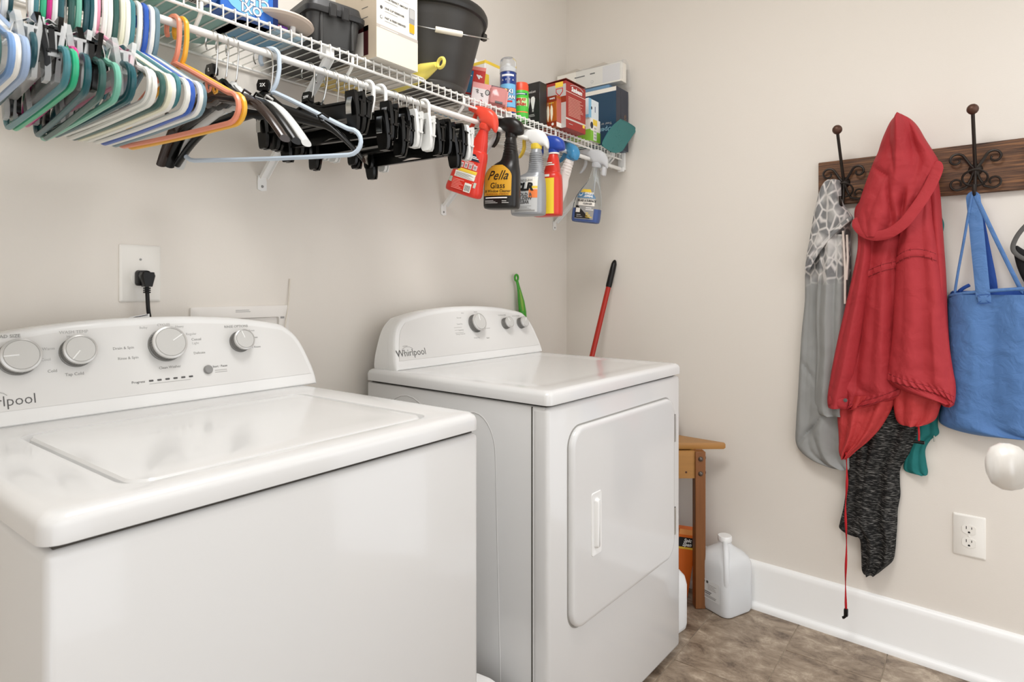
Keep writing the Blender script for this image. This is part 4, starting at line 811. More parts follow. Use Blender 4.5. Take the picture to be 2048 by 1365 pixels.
# ------------------------------------------------------------------ spray bottles on the rod
def sring(xb, xf, hy, z, n=28, e=3.0):
    cx, a = (xb + xf) / 2, (xf - xb) / 2; out = []
    for k in range(n):
        q = 2 * PI * k / n; c, s = math.cos(q), math.sin(q)
        out.append((cx + a * math.copysign(abs(c) ** (2 / e), c), hy * math.copysign(abs(s) ** (2 / e), s), z))
    return out
def bottle(name, label, x, tilt, prof, m, head, m_head, m_trig, m_coll, yaw=103, dy=0, dz=0, e=3.0, clear=False, roll=0, scl=1.15):
    """prof rows: z, back x, front x, half depth. Nozzle points along local +x, the label side is local +y"""
    t = thing(name, label, 'spray bottle', group='spray bottles hooked over the rod')
    zt = prof[-1][0]; xc = (prof[-1][1] + prof[-1][2]) / 2
    rows = smooth_rows([list(p) for p in prof], len(prof) * 4)
    b = MB(); b.loft([sring(xb + .004, xf - .004, hy - .004, z - .0005, e=e) for z, xb, xf, hy in rows[:1]] + [sring(xb, xf, hy, z + .002, e=e) for z, xb, xf, hy in rows[:1]] + [sring(xb, xf, hy, z, e=e if z < zt * .8 else 2.2) for z, xb, xf, hy in rows[1:]]); b.obj('bottle_body', m, t)
    b = MB(); b.lathe([(.0135, -.002), (.0150, 0), (.0150, .013), (.0125, .0145), (.0125, .02)], 24, Matrix.Translation((xc, 0, zt)))
    for k in range(24): b.box(-.0006, .0145, .001, .0006, .0156, .012, Matrix.Translation((xc, 0, zt)) @ Matrix.Rotation(2 * PI * k / 24, 4, 'Z'))
    b.obj('collar', m_coll, t)
    hp = smooth_rows([list(p) for p in head], 22)
    b = MB(); b.loft([[(xc + hx, y, zt + z) for _, y, z in [(0, hy * math.copysign(abs(math.cos(q)) ** .7, math.cos(q)), (z0 + z1) / 2 + (z1 - z0) / 2 * math.copysign(abs(math.sin(q)) ** .7, math.sin(q))) for q in [2 * PI * k / 18 for k in range(18)]]] for hx, z0, z1, hy in hp]); b.obj('sprayer_head', m_head, t)
    nx, z0, z1, hy = head[-1]; zc = (z0 + z1) / 2
    b = MB(); b.lathe([(.0001, -.004), (.0078, -.004), (.0082, 0), (.0082, .009), (.006, .010), (.003, .009), (.0001, .009)], 16, Matrix.Translation((xc + nx, 0, zt + zc)) @ Matrix.Rotation(PI / 2, 4, 'Y')); b.obj('nozzle', m_trig, t)
    P = spl([(xc + .036, 0, zt + .036), (xc + .0375, 0, zt + .022), (xc + .037, 0, zt + .006), (xc + .043, 0, zt - .010), (xc + .052, 0, zt - .022)], 12)
    b = MB(); b.loft([[p_ + V((dx_, dy_ * wv, 0)) for dx_, dy_ in ((-.0022, -1), (.003, -.8), (.003, .8), (-.0022, 1))] for p_, wv in zip(P, [.006, .0068, .0072, .0075, .0076, .0076, .0075, .0074, .0072, .007, .006, .0045])]); b.obj('trigger', m_trig, t)
    R = Matrix.Rotation(tilt, 3, 'X') @ Matrix.Rotation(roll, 3, 'Y') @ Matrix.Rotation(math.radians(yaw), 3, 'Z')
    t.rotation_euler = R.to_euler(); pv = R @ V((xc + .0255, 0, zt + .012 + dz)) * scl; t.scale = (scl,) * 3
    t.location = V((x, RY + dy, RZ)) - pv
    return t, (lambda z: [r for r in rows if r[0] >= z][0])
def patch(t, rows, z0, z1, w0, w1, m, name='label_panel', e=3.0, lift=.0005, nz=10, nw=10, fx=None, shape=None):
    """label that follows the bottle side; w0..w1 along local -x seen as left..right, measured from the middle of the body"""
    b = MB(); rings = []; lift += .0005
    def yat(x, r):
        _, xb, xf, hy = r; cx, a = (xb + xf) / 2, (xf - xb) / 2; u = min(.985, abs(x - cx) / a); return hy * (1 - u ** e) ** (1 / e)
    for i in range(nz + 1):
        z = z0 + (z1 - z0) * i / nz; r = rows(z); row = []
        cl, crr = (w0, w1) if shape is None else shape(z)
        for j in range(nw + 1):
            wv = cl + (crr - cl) * j / nw; x = -wv; row.append((x, yat(x, r) + lift, z))
        rings.append(row)
    b.loft(rings, closed=False, cap0=False, cap1=False); o = b.obj(name, m, t); return o
def btext(t, rows, st, size, z, wc, m, bold=0, sx=1, shear=0, e=3.0, lift=.0009, align='CENTER', rot=0):
    lift += .0010
    o = text(st, size, m, t, Matrix.Translation((wc, 0, 0)) @ Matrix.Rotation(rot, 4, 'Z'), bold, align, shear, sx)
    for v in o.data.vertices:
        zz = z + v.co.y; r = rows(min(max(zz, 0), .18)); _, xb, xf, hy = r; x = -v.co.x; cx, a = (xb + xf) / 2, (xf - xb) / 2; u = min(.985, abs(x - cx) / a)
        v.co = (x, hy * (1 - u ** e) ** (1 / e) + lift + v.co.z, zz)
    return o
def blines(t, rows, x0, x1, z0, z1, n, m, fill=.4, e=3.0):
    for i in range(n):
        z = z0 + (z1 - z0) * i / n; patch(t, rows, z, z + (z1 - z0) / n * fill, x0, x1 - (i * 7 % 3) * .006, m, 'fine_print', e, .0008, 1, 6)
HEAD = [(-.036, .001, .008, .005), (-.033, -.002, .026, .0095), (-.022, .006, .044, .0135), (-.006, .008, .053, .0155), (.010, .010, .055, .0145), (.024, .026, .055, .0125), (.040, .032, .053, .011), (.050, .034, .052, .0095)]
HEAD2 = [(-.034, .012, .018, .005), (-.030, .006, .034, .0125), (-.015, .004, .047, .018), (.004, .006, .052, .0185), (.020, .018, .052, .0165), (.036, .026, .051, .0145), (.046, .029, .049, .012)]
def pm(name, c, r=.28, **k): return mat(name, c, r, **k)
M_RB = pm('red_bottle', (214, 54, 40)); M_OR = pm('orange_red_sprayer', (232, 78, 58))
# red bottle
PR = [(0, -.052, .052, .024), (.012, -.054, .054, .026), (.035, -.050, .050, .026), (.075, -.044, .042, .025), (.105, -.041, .034, .023), (.120, -.037, .024, .020), (.124, -.034, .020, .0185), (.150, -.030, .008, .0165), (.172, -.025, .001, .0135), (.182, -.0245, -.0005, .012)]
t, rw_ = bottle('spray_bottle', 'red spray bottle with an orange red trigger, leftmost and most tilted of the row', 1.434, math.radians(20), PR, M_RB, HEAD, M_OR, M_OR, M_OR, scl=1.13)
patch(t, rw_, .094, .112, -.020, .031, M_DNAVY, shape=lambda z: (-.016 - (z - .094) * .1, .036 - (z - .094) * 1.0)); btext(t, rw_, '30', .012, .104, -.002, M_WHITE, .0006, shear=.1); blines(t, rw_, .008, .030, .100, .108, 2, M_WHITE, .6)
for i in range(4): patch(t, rw_, .071, .084, -.018 + i * .0135, -.0075 + i * .0135, pm('pale_icon', (226, 196, 196)), 'printed_icon'); patch(t, rw_, .0735, .0815, -.016 + i * .0135, -.0095 + i * .0135, M_GREY, 'printed_icon', lift=.0008)
patch(t, rw_, .060, .0685, -.021, .036, M_YELP); patch(t, rw_, .043, .0595, -.027, .035, M_CART); blines(t, rw_, -.023, .03, .045, .058, 5, M_GREY)
patch(t, rw_, .026, .040, -.046, .042, pm('pale_mint_band', (188, 200, 186)), 'pale_band', nw=20); patch(t, rw_, .010, .0425, -.031, .036, M_RB, 'red_panel', lift=.0007); patch(t, rw_, .010, .034, .012, .032, M_CART, 'barcode', lift=.001); blines(t, rw_, -.028, .008, .012, .04, 7, pm('pink_print_b', (238, 150, 140)))
for i in range(7): patch(t, rw_, .013, .028, .014 + i * .0024, .0152 + i * .0024, M_BLACK, 'barcode', lift=.0012, nz=1, nw=1)
blines(t, rw_, -.006, .028, .085, .091, 2, M_CART)
# black bottle with the golden label
M_BB = pm('black_bottle', (26, 24, 23), .3); M_GOLD = pm('golden_label', (214, 162, 48), .4)
PB = [(0, -.042, .046, .026), (.010, -.046, .050, .029), (.06, -.046, .050, .0295), (.085, -.045, .048, .029), (.103, -.043, .038, .026), (.116, -.041, .020, .021), (.126, -.040, .004, .018), (.150, -.037, -.002, .0165), (.172, -.034, -.004, .0155), (.184, -.033, -.007, .0125)]
t, rw_ = bottle('spray_bottle', 'black spray bottle with a golden arched label', 1.556, math.radians(2), PB, M_BB, HEAD2, M_BB, M_BB, M_BB, scl=1.22, dz=.008)
arc = lambda z: (-.043 + .020 * max(0, (z - .078) / .034) ** 2.2, .038 - .030 * max(0, (z - .078) / .034) ** 2.2)
def lab(z0, z1, m, ins=0, name='label_panel', lift=.0006, n=16):
    patch(t, rw_, z0, z1, 0, 0, m, name, lift=lift, nz=n, shape=lambda z: (arc(z)[0] + ins, arc(z)[1] - ins))
lab(.006, .1135, mat('label_black', (16, 15, 14), .35), n=36); lab(.031, .1105, M_GOLD, .0022, 'golden_label', .0018, 36)
btext(t, rw_, 'Pella', .034, .082, -.002, M_BLACK, .0, sx=.92, shear=.42, lift=.0024); btext(t, rw_, 'Glass', .0205, .056, .0, M_BLACK, 0, sx=.95, lift=.0024); btext(t, rw_, '& Window Cleaner', .0105, .0425, -.001, M_BLACK, 0, sx=.86, lift=.0024); btext(t, rw_, 'PROFESSIONAL STRENGTH', .0052, .0345, -.001, M_BROWNP, 0, lift=.0024)
blines(t, rw_, -.036, .026, .0242, .0275, 1, M_WHITE, .9); blines(t, rw_, -.038, .0, .012, .021, 3, M_LGREY); blines(t, rw_, .012, .03, .012, .021, 2, M_LGREY)
b = MB()
for i in range(8):
    z = .124 + i * .0068; r = rw_(z); b.tube([(p_[0], p_[1], p_[2] + (p_[0]) * .25) for p_ in sring(r[1] - .0005, r[2] + .0006, r[3] + .0006, z, 20, 2.4)], .0013, 5, loop=True)
b.obj('grip_ribs', M_BB, t)
# silver grey bottle
M_GB = pm('silver_grey_bottle', (156, 159, 163), .35, metal=.25)
PG = [(0, -.044, .046, .028), (.010, -.048, .050, .031), (.06, -.048, .050, .031), (.092, -.046, .047, .030), (.104, -.044, .040, .027), (.112, -.043, .018, .022), (.122, -.042, .002, .019), (.150, -.039, -.002, .018), (.172, -.036, -.004, .017), (.184, -.034, -.007, .0125)]
t, rw_ = bottle('spray_bottle', 'silver grey spray bottle with a white head and yellow trigger', 1.695, math.radians(1), PG, M_GB, HEAD, M_WHITE, M_YELP, pm('yellow_collar', (236, 208, 74)), scl=1.2, dz=.018)
patch(t, rw_, .006, .104, -.040, .036, pm('pale_grey_label', (196, 197, 196), .4), nz=18); patch(t, rw_, .062, .102, .004, .036, M_CART, 'white_panel', lift=.0008, nz=8); patch(t, rw_, .070, .077, .010, .036, M_YELP, 'yellow_swoosh', lift=.001); patch(t, rw_, .045, .068, .012, .036, M_ORG, 'orange_swoosh', lift=.001)
btext(t, rw_, 'ENZYME CLEAN', .0072, .0935, -.004, M_GREY, .0002, lift=.0012, shear=.2); btext(t, rw_, 'CLR', .029, .0745, -.004, M_BLACK, .0016, shear=.18, lift=.0014, sx=1.05)
for st, z, s in (('MOLD &', .054, .0125), ('MILDEW', .043, .0125), ('CLEAR', .033, .0105)): btext(t, rw_, st, s, z, -.002, M_DGREY, .0003, lift=.0012)
blines(t, rw_, -.03, .02, .013, .025, 4, M_GREY); patch(t, rw_, .008, .012, -.03, .03, M_GREY, 'fine_print', lift=.0009)
b = MB()
for i in range(10):
    z = .118 + i * .0058; r = rw_(z); b.tube(sring(r[1] - .0004, r[2] + .0005, r[3] + .0005, z, 20, 2.4), .0012, 5, loop=True)
b.obj('grip_ribs', M_GB, t)
# red and yellow bottle
PY = [(0, -.040, .044, .026), (.010, -.043, .047, .029), (.06, -.043, .047, .029), (.10, -.042, .045, .028), (.118, -.040, .036, .026), (.126, -.036, .020, .021), (.132, -.036, .010, .020), (.160, -.034, .002, .018), (.176, -.031, -.003, .0155), (.184, -.030, -.006, .0125)]
t, rw_ = bottle('spray_bottle', 'red spray bottle with a big yellow label and dark blue head', 1.800, math.radians(0), PY, M_RB, HEAD2, pm('royal_blue_sprayer', (38, 72, 166)), MC['royal_blue_sprayer'], MC['royal_blue_sprayer'], scl=1.18, dz=.016)
patch(t, rw_, .004, .108, -.040, .028, pm('yellow_label', (240, 208, 56), .4), nz=16); blines(t, rw_, -.03, .014, .112, .120, 1, M_CART, .9); blines(t, rw_, .0, .026, .146, .157, 2, M_CART, .6)
t2 = MB(); t2.lathe([(.0165, -.004), (.0165, .0005)], 20, Matrix.Translation((-.018, 0, .184))); t2.obj('neck_ring', M_CART, t)
# white bottle with the tilted blue head
M_WB = pm('white_bottle_plastic', (236, 230, 224), .4)
PW = [(0, -.030, .034, .024), (.010, -.034, .038, .027), (.06, -.034, .038, .027), (.085, -.032, .034, .025), (.105, -.028, .020, .019), (.118, -.027, .008, .0175), (.140, -.026, .003, .016), (.160, -.025, .0, .0145), (.170, -.024, -.002, .0125)]
HEAD3 = [(-.026, .004, .020, .010), (-.018, .0, .034, .016), (-.002, .002, .044, .017), (.014, .012, .047, .0155), (.030, .024, .047, .014), (.044, .030, .046, .012)]
t, rw_ = bottle('spray_bottle', 'white spray bottle tilted away with a steel blue head', 1.945, math.radians(24), PW, M_WB, HEAD3, pm('steel_blue_sprayer', (66, 138, 182)), MC['steel_blue_sprayer'], MC['steel_blue_sprayer'], yaw=70, dz=.006)
b = MB()
for i in range(5):
    z = .122 + i * .009; r = rw_(z); b.tube(sring(r[1] - .0004, r[2] + .0005, r[3] + .0005, z, 20, 2.2), .0014, 5, loop=True)
b.obj('grip_ribs', M_WB, t)
# clear bottle with blue liquid
M_CB = mat('clear_bottle_plastic', (236, 240, 240), .06, trans=.92, ior=1.12); M_LIQ = mat('blue_liquid', (24, 92, 190), .08, trans=.35, ior=1.2); M_CHEAD = mat('frosted_sprayer', (228, 230, 232), .25, trans=.35, ior=1.2)
PC = [(0, -.040, .042, .026), (.010, -.044, .046, .029), (.05, -.044, .046, .029), (.080, -.041, .040, .027), (.105, -.036, .026, .022), (.125, -.032, .012, .018), (.145, -.030, .004, .016), (.165, -.028, .0, .0145), (.176, -.026, -.002, .0125)]
t, rw_ = bottle('spray_bottle', 'clear spray bottle with a little blue liquid left, nearest the corner', 2.105, math.radians(8), PC, M_CB, HEAD, M_CHEAD, M_CHEAD, M_CHEAD, scl=1.23, dz=.012)
b = MB(); b.loft([sring(r[1] + .003, r[2] - .003, r[3] - .003, z, e=3) for z, r in [(z, rw_(z)) for z in (.003, .012, .03, .044)]]); b.obj('liquid', M_LIQ, t)
ZL = lambda z: (-.030, .030) if z < .08 else (-.030 + (z - .08) * .2, .030 - (z - .08) * 1.0)
patch(t, rw_, .010, .1, 0, 0, pm('label_grey', (176, 182, 184), .4), nz=16, shape=ZL); patch(t, rw_, .076, .098, 0, 0, pm('denim_label', (58, 128, 176), .4), 'blue_panel', lift=.0008, shape=ZL); patch(t, rw_, .094, .1035, -.008, .016, M_YELP, 'yellow_arc', lift=.001, shape=lambda z: (-.022 + (z - .094) * .8, .016 - (z - .094) * .6)); patch(t, rw_, .052, .0755, -.022, .030, M_CART, 'white_panel', lift=.0008)
patch(t, rw_, .012, .051, -.030, .004, M_BLACK, 'black_panel', lift=.0008, shape=lambda z: (-.030, .022 - (z - .012) * 1.15)); patch(t, rw_, .030, .044, -.028, -.014, M_CART, 'round_badge', lift=.001)
btext(t, rw_, 'STREET', .0085, .090, .008, M_WHITE, .0005, shear=.2, lift=.0012); btext(t, rw_, 'APPEAL', .0085, .0815, .008, M_WHITE, .0005, shear=.2, lift=.0012); btext(t, rw_, 'GLASS & SURFACE', .0088, .067, .004, M_BLACK, .0003, sx=.82, lift=.0012); btext(t, rw_, 'CLEANER', .007, .058, .008, M_DGREY, .0002, lift=.0012)
patch(t, rw_, .080, .093, -.026, -.012, M_WHITE, 'shield_logo', lift=.001, shape=lambda z: (-.019 - .007 * min(1, (z - .08) / .006), -.019 + .007 * min(1, (z - .08) / .006))); patch(t, rw_, .082, .0915, -.026, -.012, MC['denim_label'], 'shield_logo', lift=.0012, shape=lambda z: (-.019 - .0055 * min(1, (z - .082) / .006), -.019 + .0055 * min(1, (z - .082) / .006)))
blines(t, rw_, .004, .028, .039, .05, 2, M_WHITE); blines(t, rw_, .006, .026, .016, .034, 3, M_YELP); blines(t, rw_, -.024, -.004, .016, .027, 2, M_LGREY)
b = MB(); b.tube([(-.014, 0, .02), (-.014, 0, .1), (-.014, 0, .176)], .0022, 6); b.obj('dip_tube', M_CHEAD, t)
b = MB(); b.rbox(-.046, -.010, .150, -.034, .010, .178, .004, 2); b.obj('grip_fin', M_CHEAD, t)
# ------------------------------------------------------------------ cleaning tools leaning behind the dryer
t = thing('mop', 'red mop handle with a black grip end leaning in the corner behind the dryer', 'mop')
base = ony(1079, 1152, 1.40); c_ = rwp(1224, 545, .018); d = (c_ - base).normalized(); t.location = base
topz = rwp(1226, 533, .016); L = (rwp(1219, 575, .022) - base).length
b = MB(); b.tube([d * u for u in (0, L * .5, L)], .0108, 14); b.obj('handle', mat('red_handle_paint', (170, 34, 16), .3), t)
b = MB(); b.tube([d * (L + u) for u in (-.004, 0, .01, .07, .10, .112, .118)], [.0112, .0125, .0128, .0125, .0115, .008, .003], 14); b.obj('grip', M_BLKPL, t)
b = MB(); b.rbox(-.09, -.05, -.014, .09, .05, .02, .008, 2); b.obj('mop_head', mat('mop_head_grey', (150, 150, 150), .8), t)
t = thing('dish_brush', 'green brush handle with a hanging ring standing behind the dryer console', 'brush')
a_ = ony(1046, 632, 1.482); c_ = ony(1033, 562, 1.492); t.location = a_; d = (c_ - a_); L = d.length; d.normalize()
b = MB(); b.tube([d * L * u + V((.006 * math.sin(u * 2.6), 0, 0)) for u in (-1.6, -.6, -.2, .1, .4, .65, .85, 1)], [.010, .013, .016, .0190, .0165, .011, .0075, .007], 12, flat=.7); b.obj('handle', mat('green_handle', (66, 160, 44), .3), t)
b = MB(); b.tube([d * L * u + V((.006 * math.sin(u * 2.6) - .007, -.008, 0)) for u in (.05, .2, .4, .6, .75)], [.003, .007, .0075, .005, .002], 10, flat=.7); b.obj('soft_grip', mat('lime_grip', (128, 176, 62), .4), t)
top = d * L + V((0, 0, .012)); b = MB(); b.tube([top + V((.0105 * math.cos(q), 0, .0125 * math.sin(q))) for q in [2 * PI * k / 20 for k in range(20)]], .0042, 8, loop=True); b.obj('hanging_ring', MC['green_handle'], t)
b = MB(); b.lathe([(.001, -.19), (.02, -.19), (.022, -.17), (.012, -.15), (.006, -.14)], 16, sx=1); o = b.obj('brush_head', M_WHITE, t)
# ------------------------------------------------------------------ coat rack on the right wall
M_WOOD = mat('dark_stained_wood', (92, 60, 40), .55)
nt, bs = nodes_of(M_WOOD)
tc = N(nt, 'ShaderNodeTexCoord'); mp = N(nt, 'ShaderNodeMapping'); mp.inputs['Scale'].default_value = (1.2, 1.2, 34); nt.links.new(tc.outputs['Object'], mp.inputs[0])
nz = N(nt, 'ShaderNodeTexNoise'); nz.inputs['Scale'].default_value = 6; nz.inputs['Detail'].default_value = 9; nz.inputs['Roughness'].default_value = .62; nz.inputs['Distortion'].default_value = .4; nt.links.new(mp.outputs[0], nz.inputs['Vector'])
cr = N(nt, 'ShaderNodeValToRGB'); e = cr.color_ramp.elements; e[0].position = .32; e[0].color = rgb((44, 28, 20)); e[1].position = .72; e[1].color = rgb((150, 104, 66)); q = e.new(.5); q.color = rgb((98, 66, 44))
nt.links.new(nz.outputs['Fac'], cr.inputs[0]); nt.links.new(cr.outputs[0], bs.inputs['Base Color'])
bp = N(nt, 'ShaderNodeBump'); bp.inputs['Strength'].default_value = .35; bp.inputs['Distance'].default_value = .003; nt.links.new(nz.outputs['Fac'], bp.inputs['Height']); nt.links.new(bp.outputs[0], bs.inputs['Normal'])
M_IRON = mat('dark_wrought_iron', (52, 46, 42), .42, metal=.6, bump=.1, bscale=300); M_RUST = mat('brown_iron_ball', (88, 62, 50), .45, metal=.5)
rk = thing('coat_rack', 'dark wood coat rack with wrought iron hooks on the right wall', 'coat rack', rw(1.40, 0, 1.51)); rk.rotation_euler = (0, 0, -PI / 2 - WA)
# local frame of the rack: x along the wall towards the camera (to the right), y = into the wall, z up
def rl(s, d, z): return V((s - 1.40, -d, z - 1.51))
b = MB(); b.rbox(-.337, -.020, -.0715, .345, 0, .0745, .002, 1); b.obj('board', M_WOOD, rk)
def spiral(cx, cz, r0, r1, a0, a1, n=26): return [(cx + (r0 + (r1 - r0) * k / n) * math.cos(math.radians(a0 + (a1 - a0) * k / n)), cz + (r0 + (r1 - r0) * k / n) * math.sin(math.radians(a0 + (a1 - a0) * k / n))) for k in range(n + 1)]
HK = None
for s in (1.143, 1.319, 1.492, 1.666):
    if HK is None:
        hk = bpy.data.objects.new('hook', None); sc.collection.objects.link(hk); hk.parent = rk; hk.location = rl(s, .020, 1.508); HK = hk
        # hook frame: x right, y into wall, z up
        b = MB(); b.lathe([(.0005, .014), (.007, .013), (.014, .008), (.018, .001), (.018, -.001)], 20, Matrix.Rotation(PI / 2, 4, 'X')); b.obj('rosette', M_IRON, hk)
        b = MB(); b.tube(spl([(0, -.008, .0), (0, -.022, .028), (0, -.040, .06), (0, -.062, .10), (0, -.078, .130), (0, -.088, .150)], 20), [.0048] * 20, 8); b.obj('upper_prong', M_IRON, hk)
        b = MB(); b.lathe([(.0001, -.0150), (.006, -.0138), (.0105, -.0105), (.0138, -.0055), (.0148, 0), (.0138, .0055), (.0105, .0105), (.006, .0138), (.0001, .0150)], 20, Matrix.Translation((0, -.091, .158))); b.obj('ball', M_RUST, hk)
        for sg in (1, -1):
            up_ = [(0, 0)] + [(.012, .010), (.024, .030)] ; sp = spiral(.045, .030, .021, .007, 165, -205)
            pts = [(.004, .004), (.011, .012), (.018, .024)] + sp
            b = MB(); b.tube([(sg * x, -.010 - .006 * math.sin(i / len(pts) * PI), z) for i, (x, z) in enumerate(pts)], [.0042 * (1 - .4 * i / len(pts)) for i in range(len(pts))], 7); b.obj('scroll', M_IRON, hk)
            sp = spiral(.044, -.040, .0185, .009, 250, 250 + 330); pts = [(.004, -.008), (.010, -.028), (.022, -.052)] + sp
            b = MB(); b.tube([(sg * x, -.009 - .004 * math.sin(i / len(pts) * PI), z) for i, (x, z) in enumerate(pts)], [.0036 * (1 - .35 * i / len(pts)) for i in range(len(pts))], 7); b.obj('scroll', M_IRON, hk)
        b = MB(); b.tube([(.030 * math.cos(q), -.022 - .010 * math.sin(q), -.027 + .022 * math.sin(q)) for q in [2 * PI * k / 36 for k in range(36)]], .0030, 7, loop=True); b.obj('oval_ring', M_IRON, hk)
        b = MB(); b.tube(spl([(0, -.010, -.004), (0, -.014, -.03), (0, -.018, -.06), (0, -.026, -.078), (0, -.040, -.080), (0, -.052, -.068), (0, -.056, -.050)], 20), [.0044] * 20, 8); b.obj('lower_hook', M_IRON, hk)
    else: c = copy_tree(HK, rk); c.location = rl(s, .020, 1.508 if s > 1.4 else 1.494)
# ------------------------------------------------------------------ cloth
def cloth_mat(name, c, rough=.8, weave=700, var=.05, wrinkle=.25, ws=16, sheen=.0):
    m = mat(name, c, rough, spec=.25, var=var, vscale=9, sheen=sheen); nt, bs = nodes_of(m)
    tc = N(nt, 'ShaderNodeTexCoord'); a = N(nt, 'ShaderNodeTexNoise'); a.inputs['Scale'].default_value = ws; a.inputs['Detail'].default_value = 6; a.inputs['Distortion'].default_value = .6
    nt.links.new(tc.outputs['Object'], a.inputs['Vector'])
    b1 = N(nt, 'ShaderNodeBump'); b1.inputs['Strength'].default_value = wrinkle; b1.inputs['Distance'].default_value = .02; nt.links.new(a.outputs['Fac'], b1.inputs['Height'])
    b = N(nt, 'ShaderNodeTexNoise'); b.inputs['Scale'].default_value = weave; nt.links.new(tc.outputs['Object'], b.inputs['Vector'])
    b2 = N(nt, 'ShaderNodeBump'); b2.inputs['Strength'].default_value = .15; b2.inputs['Distance'].default_value = .001; nt.links.new(b.outputs['Fac'], b2.inputs['Height']); nt.links.new(b1.outputs[0], b2.inputs['Normal'])
    nt.links.new(b2.outputs[0], bs.inputs['Normal']); return m
from mathutils import noise as nz_
def drape(name, parent, m, rows, d0, thick, folds=(), nv=70, nu=64, back=.004, org=None, bands=(), crump=1.0, creases=()):
    """hanging cloth: rows of (y, left x, right x[, extra depth]) give its outline on a plane at distance d0 from the right wall"""
    rows = [list(r) + [0] * (4 - len(r)) for r in rows]; R = smooth_rows(rows, nv); rings = []; fronts = []
    rr = random.Random(len(rows) * 13 + int(thick * 1e4)); rip = [(rr.uniform(5, 17), rr.uniform(0, 6.3), rr.uniform(.3, 1)) for _ in range(5)]
    for i, (y, xl, xr, ed) in enumerate(R):
        v = i / (nv - 1); A = rwp(xl, y, d0); B = rwp(xr, y, d0); fr_, bk = [], []
        for j in range(nu + 1):
            u = j / nu; P = A + (B - A) * u; prof = max(0, 1 - abs(2 * u - 1) ** 2.6) ** .55
            h = ed * prof + thick * prof
            for k, ph, am, dr_ in folds:
                sn = math.sin(2 * PI * (k * u + ph + dr_ * v + .05 * math.sin(5 * v + ph * 9))); h += am * (.55 * sn + .45 * math.asin(sn) / 1.5708 - .35 * max(0, -sn) ** 3) * prof
            for y0, ym, y1, bw, bh, pk_ in bands:
                yc = y0 * (1 - u) ** 2 + (2 * ym - .5 * (y0 + y1)) * 2 * u * (1 - u) + y1 * u * u
                if abs(y - yc) < bw / 2: h += bh * (1 + .5 * math.sin(pk_ * u)) * min(1, prof * 3)
                elif pk_ and abs(y - yc) < bw: h += .0016 * math.sin(pk_ * u) * prof
            h += (.0065 * nz_.noise(P * 9 + V((0, 0, -P.z * 4))) + .0030 * nz_.noise(P * 24) + .0012 * nz_.noise(P * 60)) * crump * min(1, prof * 1.2)
            if creases:
                qx = xl + (xr - xl) * u
                for (ax_, ay_), (bx_, by_), cw_, cdp in creases:
                    tt = max(0, min(1, ((qx - ax_) * (bx_ - ax_) + (y - ay_) * (by_ - ay_)) / ((bx_ - ax_) ** 2 + (by_ - ay_) ** 2))); ds = math.hypot(qx - ax_ - tt * (bx_ - ax_), y - ay_ - tt * (by_ - ay_))
                    h -= cdp * math.exp(-(ds / cw_) ** 1.5) * min(1, prof * 1.5) * math.sin(PI * (.12 + .76 * tt))
            fr_.append(P + WN * max(h, .001)); bk.append(P - WN * (back * prof))
        rings.append([p_ - org for p_ in fr_ + bk[::-1][1:-1]]); fronts.append((y, [p_ - org for p_ in fr_]))
    b = MB(); b.loft(rings); o = b.obj(name, m, parent)
    for y0, ym, y1, bw, bh, pk_ in bands:
        for sg in (-.5, .5):
            line = []
            for j in range(3, nu - 2):
                u = j / nu; yc = y0 * (1 - u) ** 2 + (2 * ym - .5 * (y0 + y1)) * 2 * u * (1 - u) + y1 * u * u + sg * bw
                for (ya, fa_), (yb, fb_) in zip(fronts, fronts[1:]):
                    if ya <= yc <= yb: k = (yc - ya) / (yb - ya + 1e-9); line.append(fa_[j].lerp(fb_[j], k) + WN * .0004); break
            for _ in range(4): line = [line[0]] + [(a_ + b_ + c_) / 3 for a_, b_, c_ in zip(line, line[1:], line[2:])] + [line[-1]] if len(line) > 2 else line
            if len(line) > 6: MB().tube(line, .0009, 5).obj('seam', M_SEAM, o)
    return o
M_SEAM = mat('dark_red_stitching', (120, 24, 30), .8)
def band(name, parent, m, pts, w_, d0, th=.004, org=None, dd=None, n=40):
    P = smooth_rows([list(p) for p in pts], n); c = []
    for i, p_ in enumerate(P): c.append(rwp(p_[0], p_[1], d0 + (p_[2] if len(p_) > 2 else 0)) - org)
    rings = []
    for i, p_ in enumerate(c):
        tg_ = (c[min(i + 1, n - 1)] - c[max(i - 1, 0)]).normalized(); tp = min(1, math.sqrt((i + .15) / 3), math.sqrt((n - 1 - i + .15) / 3)); sd = tg_.cross(WN).normalized() * (w_ / 2) * tp
        rings.append([p_ + sd * math.cos(q) + WN * th * tp * math.sin(q) for q in [2 * PI * k / 10 for k in range(10)]])
    b = MB(); b.loft(rings); return b.obj(name, m, parent)
# red hooded jacket
M_JR = cloth_mat('red_nylon_cloth', (168, 50, 55), .62, wrinkle=.3, ws=18); M_JR2 = cloth_mat('red_jacket_lining', (184, 60, 60), .6, wrinkle=.4, ws=24)
o0 = rwp(1800, 560, .05)
jk = thing('hooded_jacket', 'red hooded jacket hanging by its hood from the coat rack', 'jacket', o0)
D_ = .050
drape('body_left', jk, M_JR, [(430, 1722, 1810), (480, 1718, 1815), (520, 1713, 1812), (600, 1699, 1806), (660, 1688, 1802), (720, 1675, 1800), (765, 1668, 1805), (785, 1690, 1806), (800, 1693, 1790), (812, 1694, 1745), (817, 1695, 1712)], D_, .042, [(1.6, .1, .008, .16)], nv=130, nu=90, org=o0, creases=[((1734, 560), (1713, 810), 7, .012), ((1760, 545), (1744, 785), 12, .008), ((1786, 480), (1790, 775), 9, .009), ((1772, 600), (1768, 770), 10, -.006)], bands=[(566, 541, 528, 13, .0045, 0), (819, 803, 781, 13, .004, 60)])
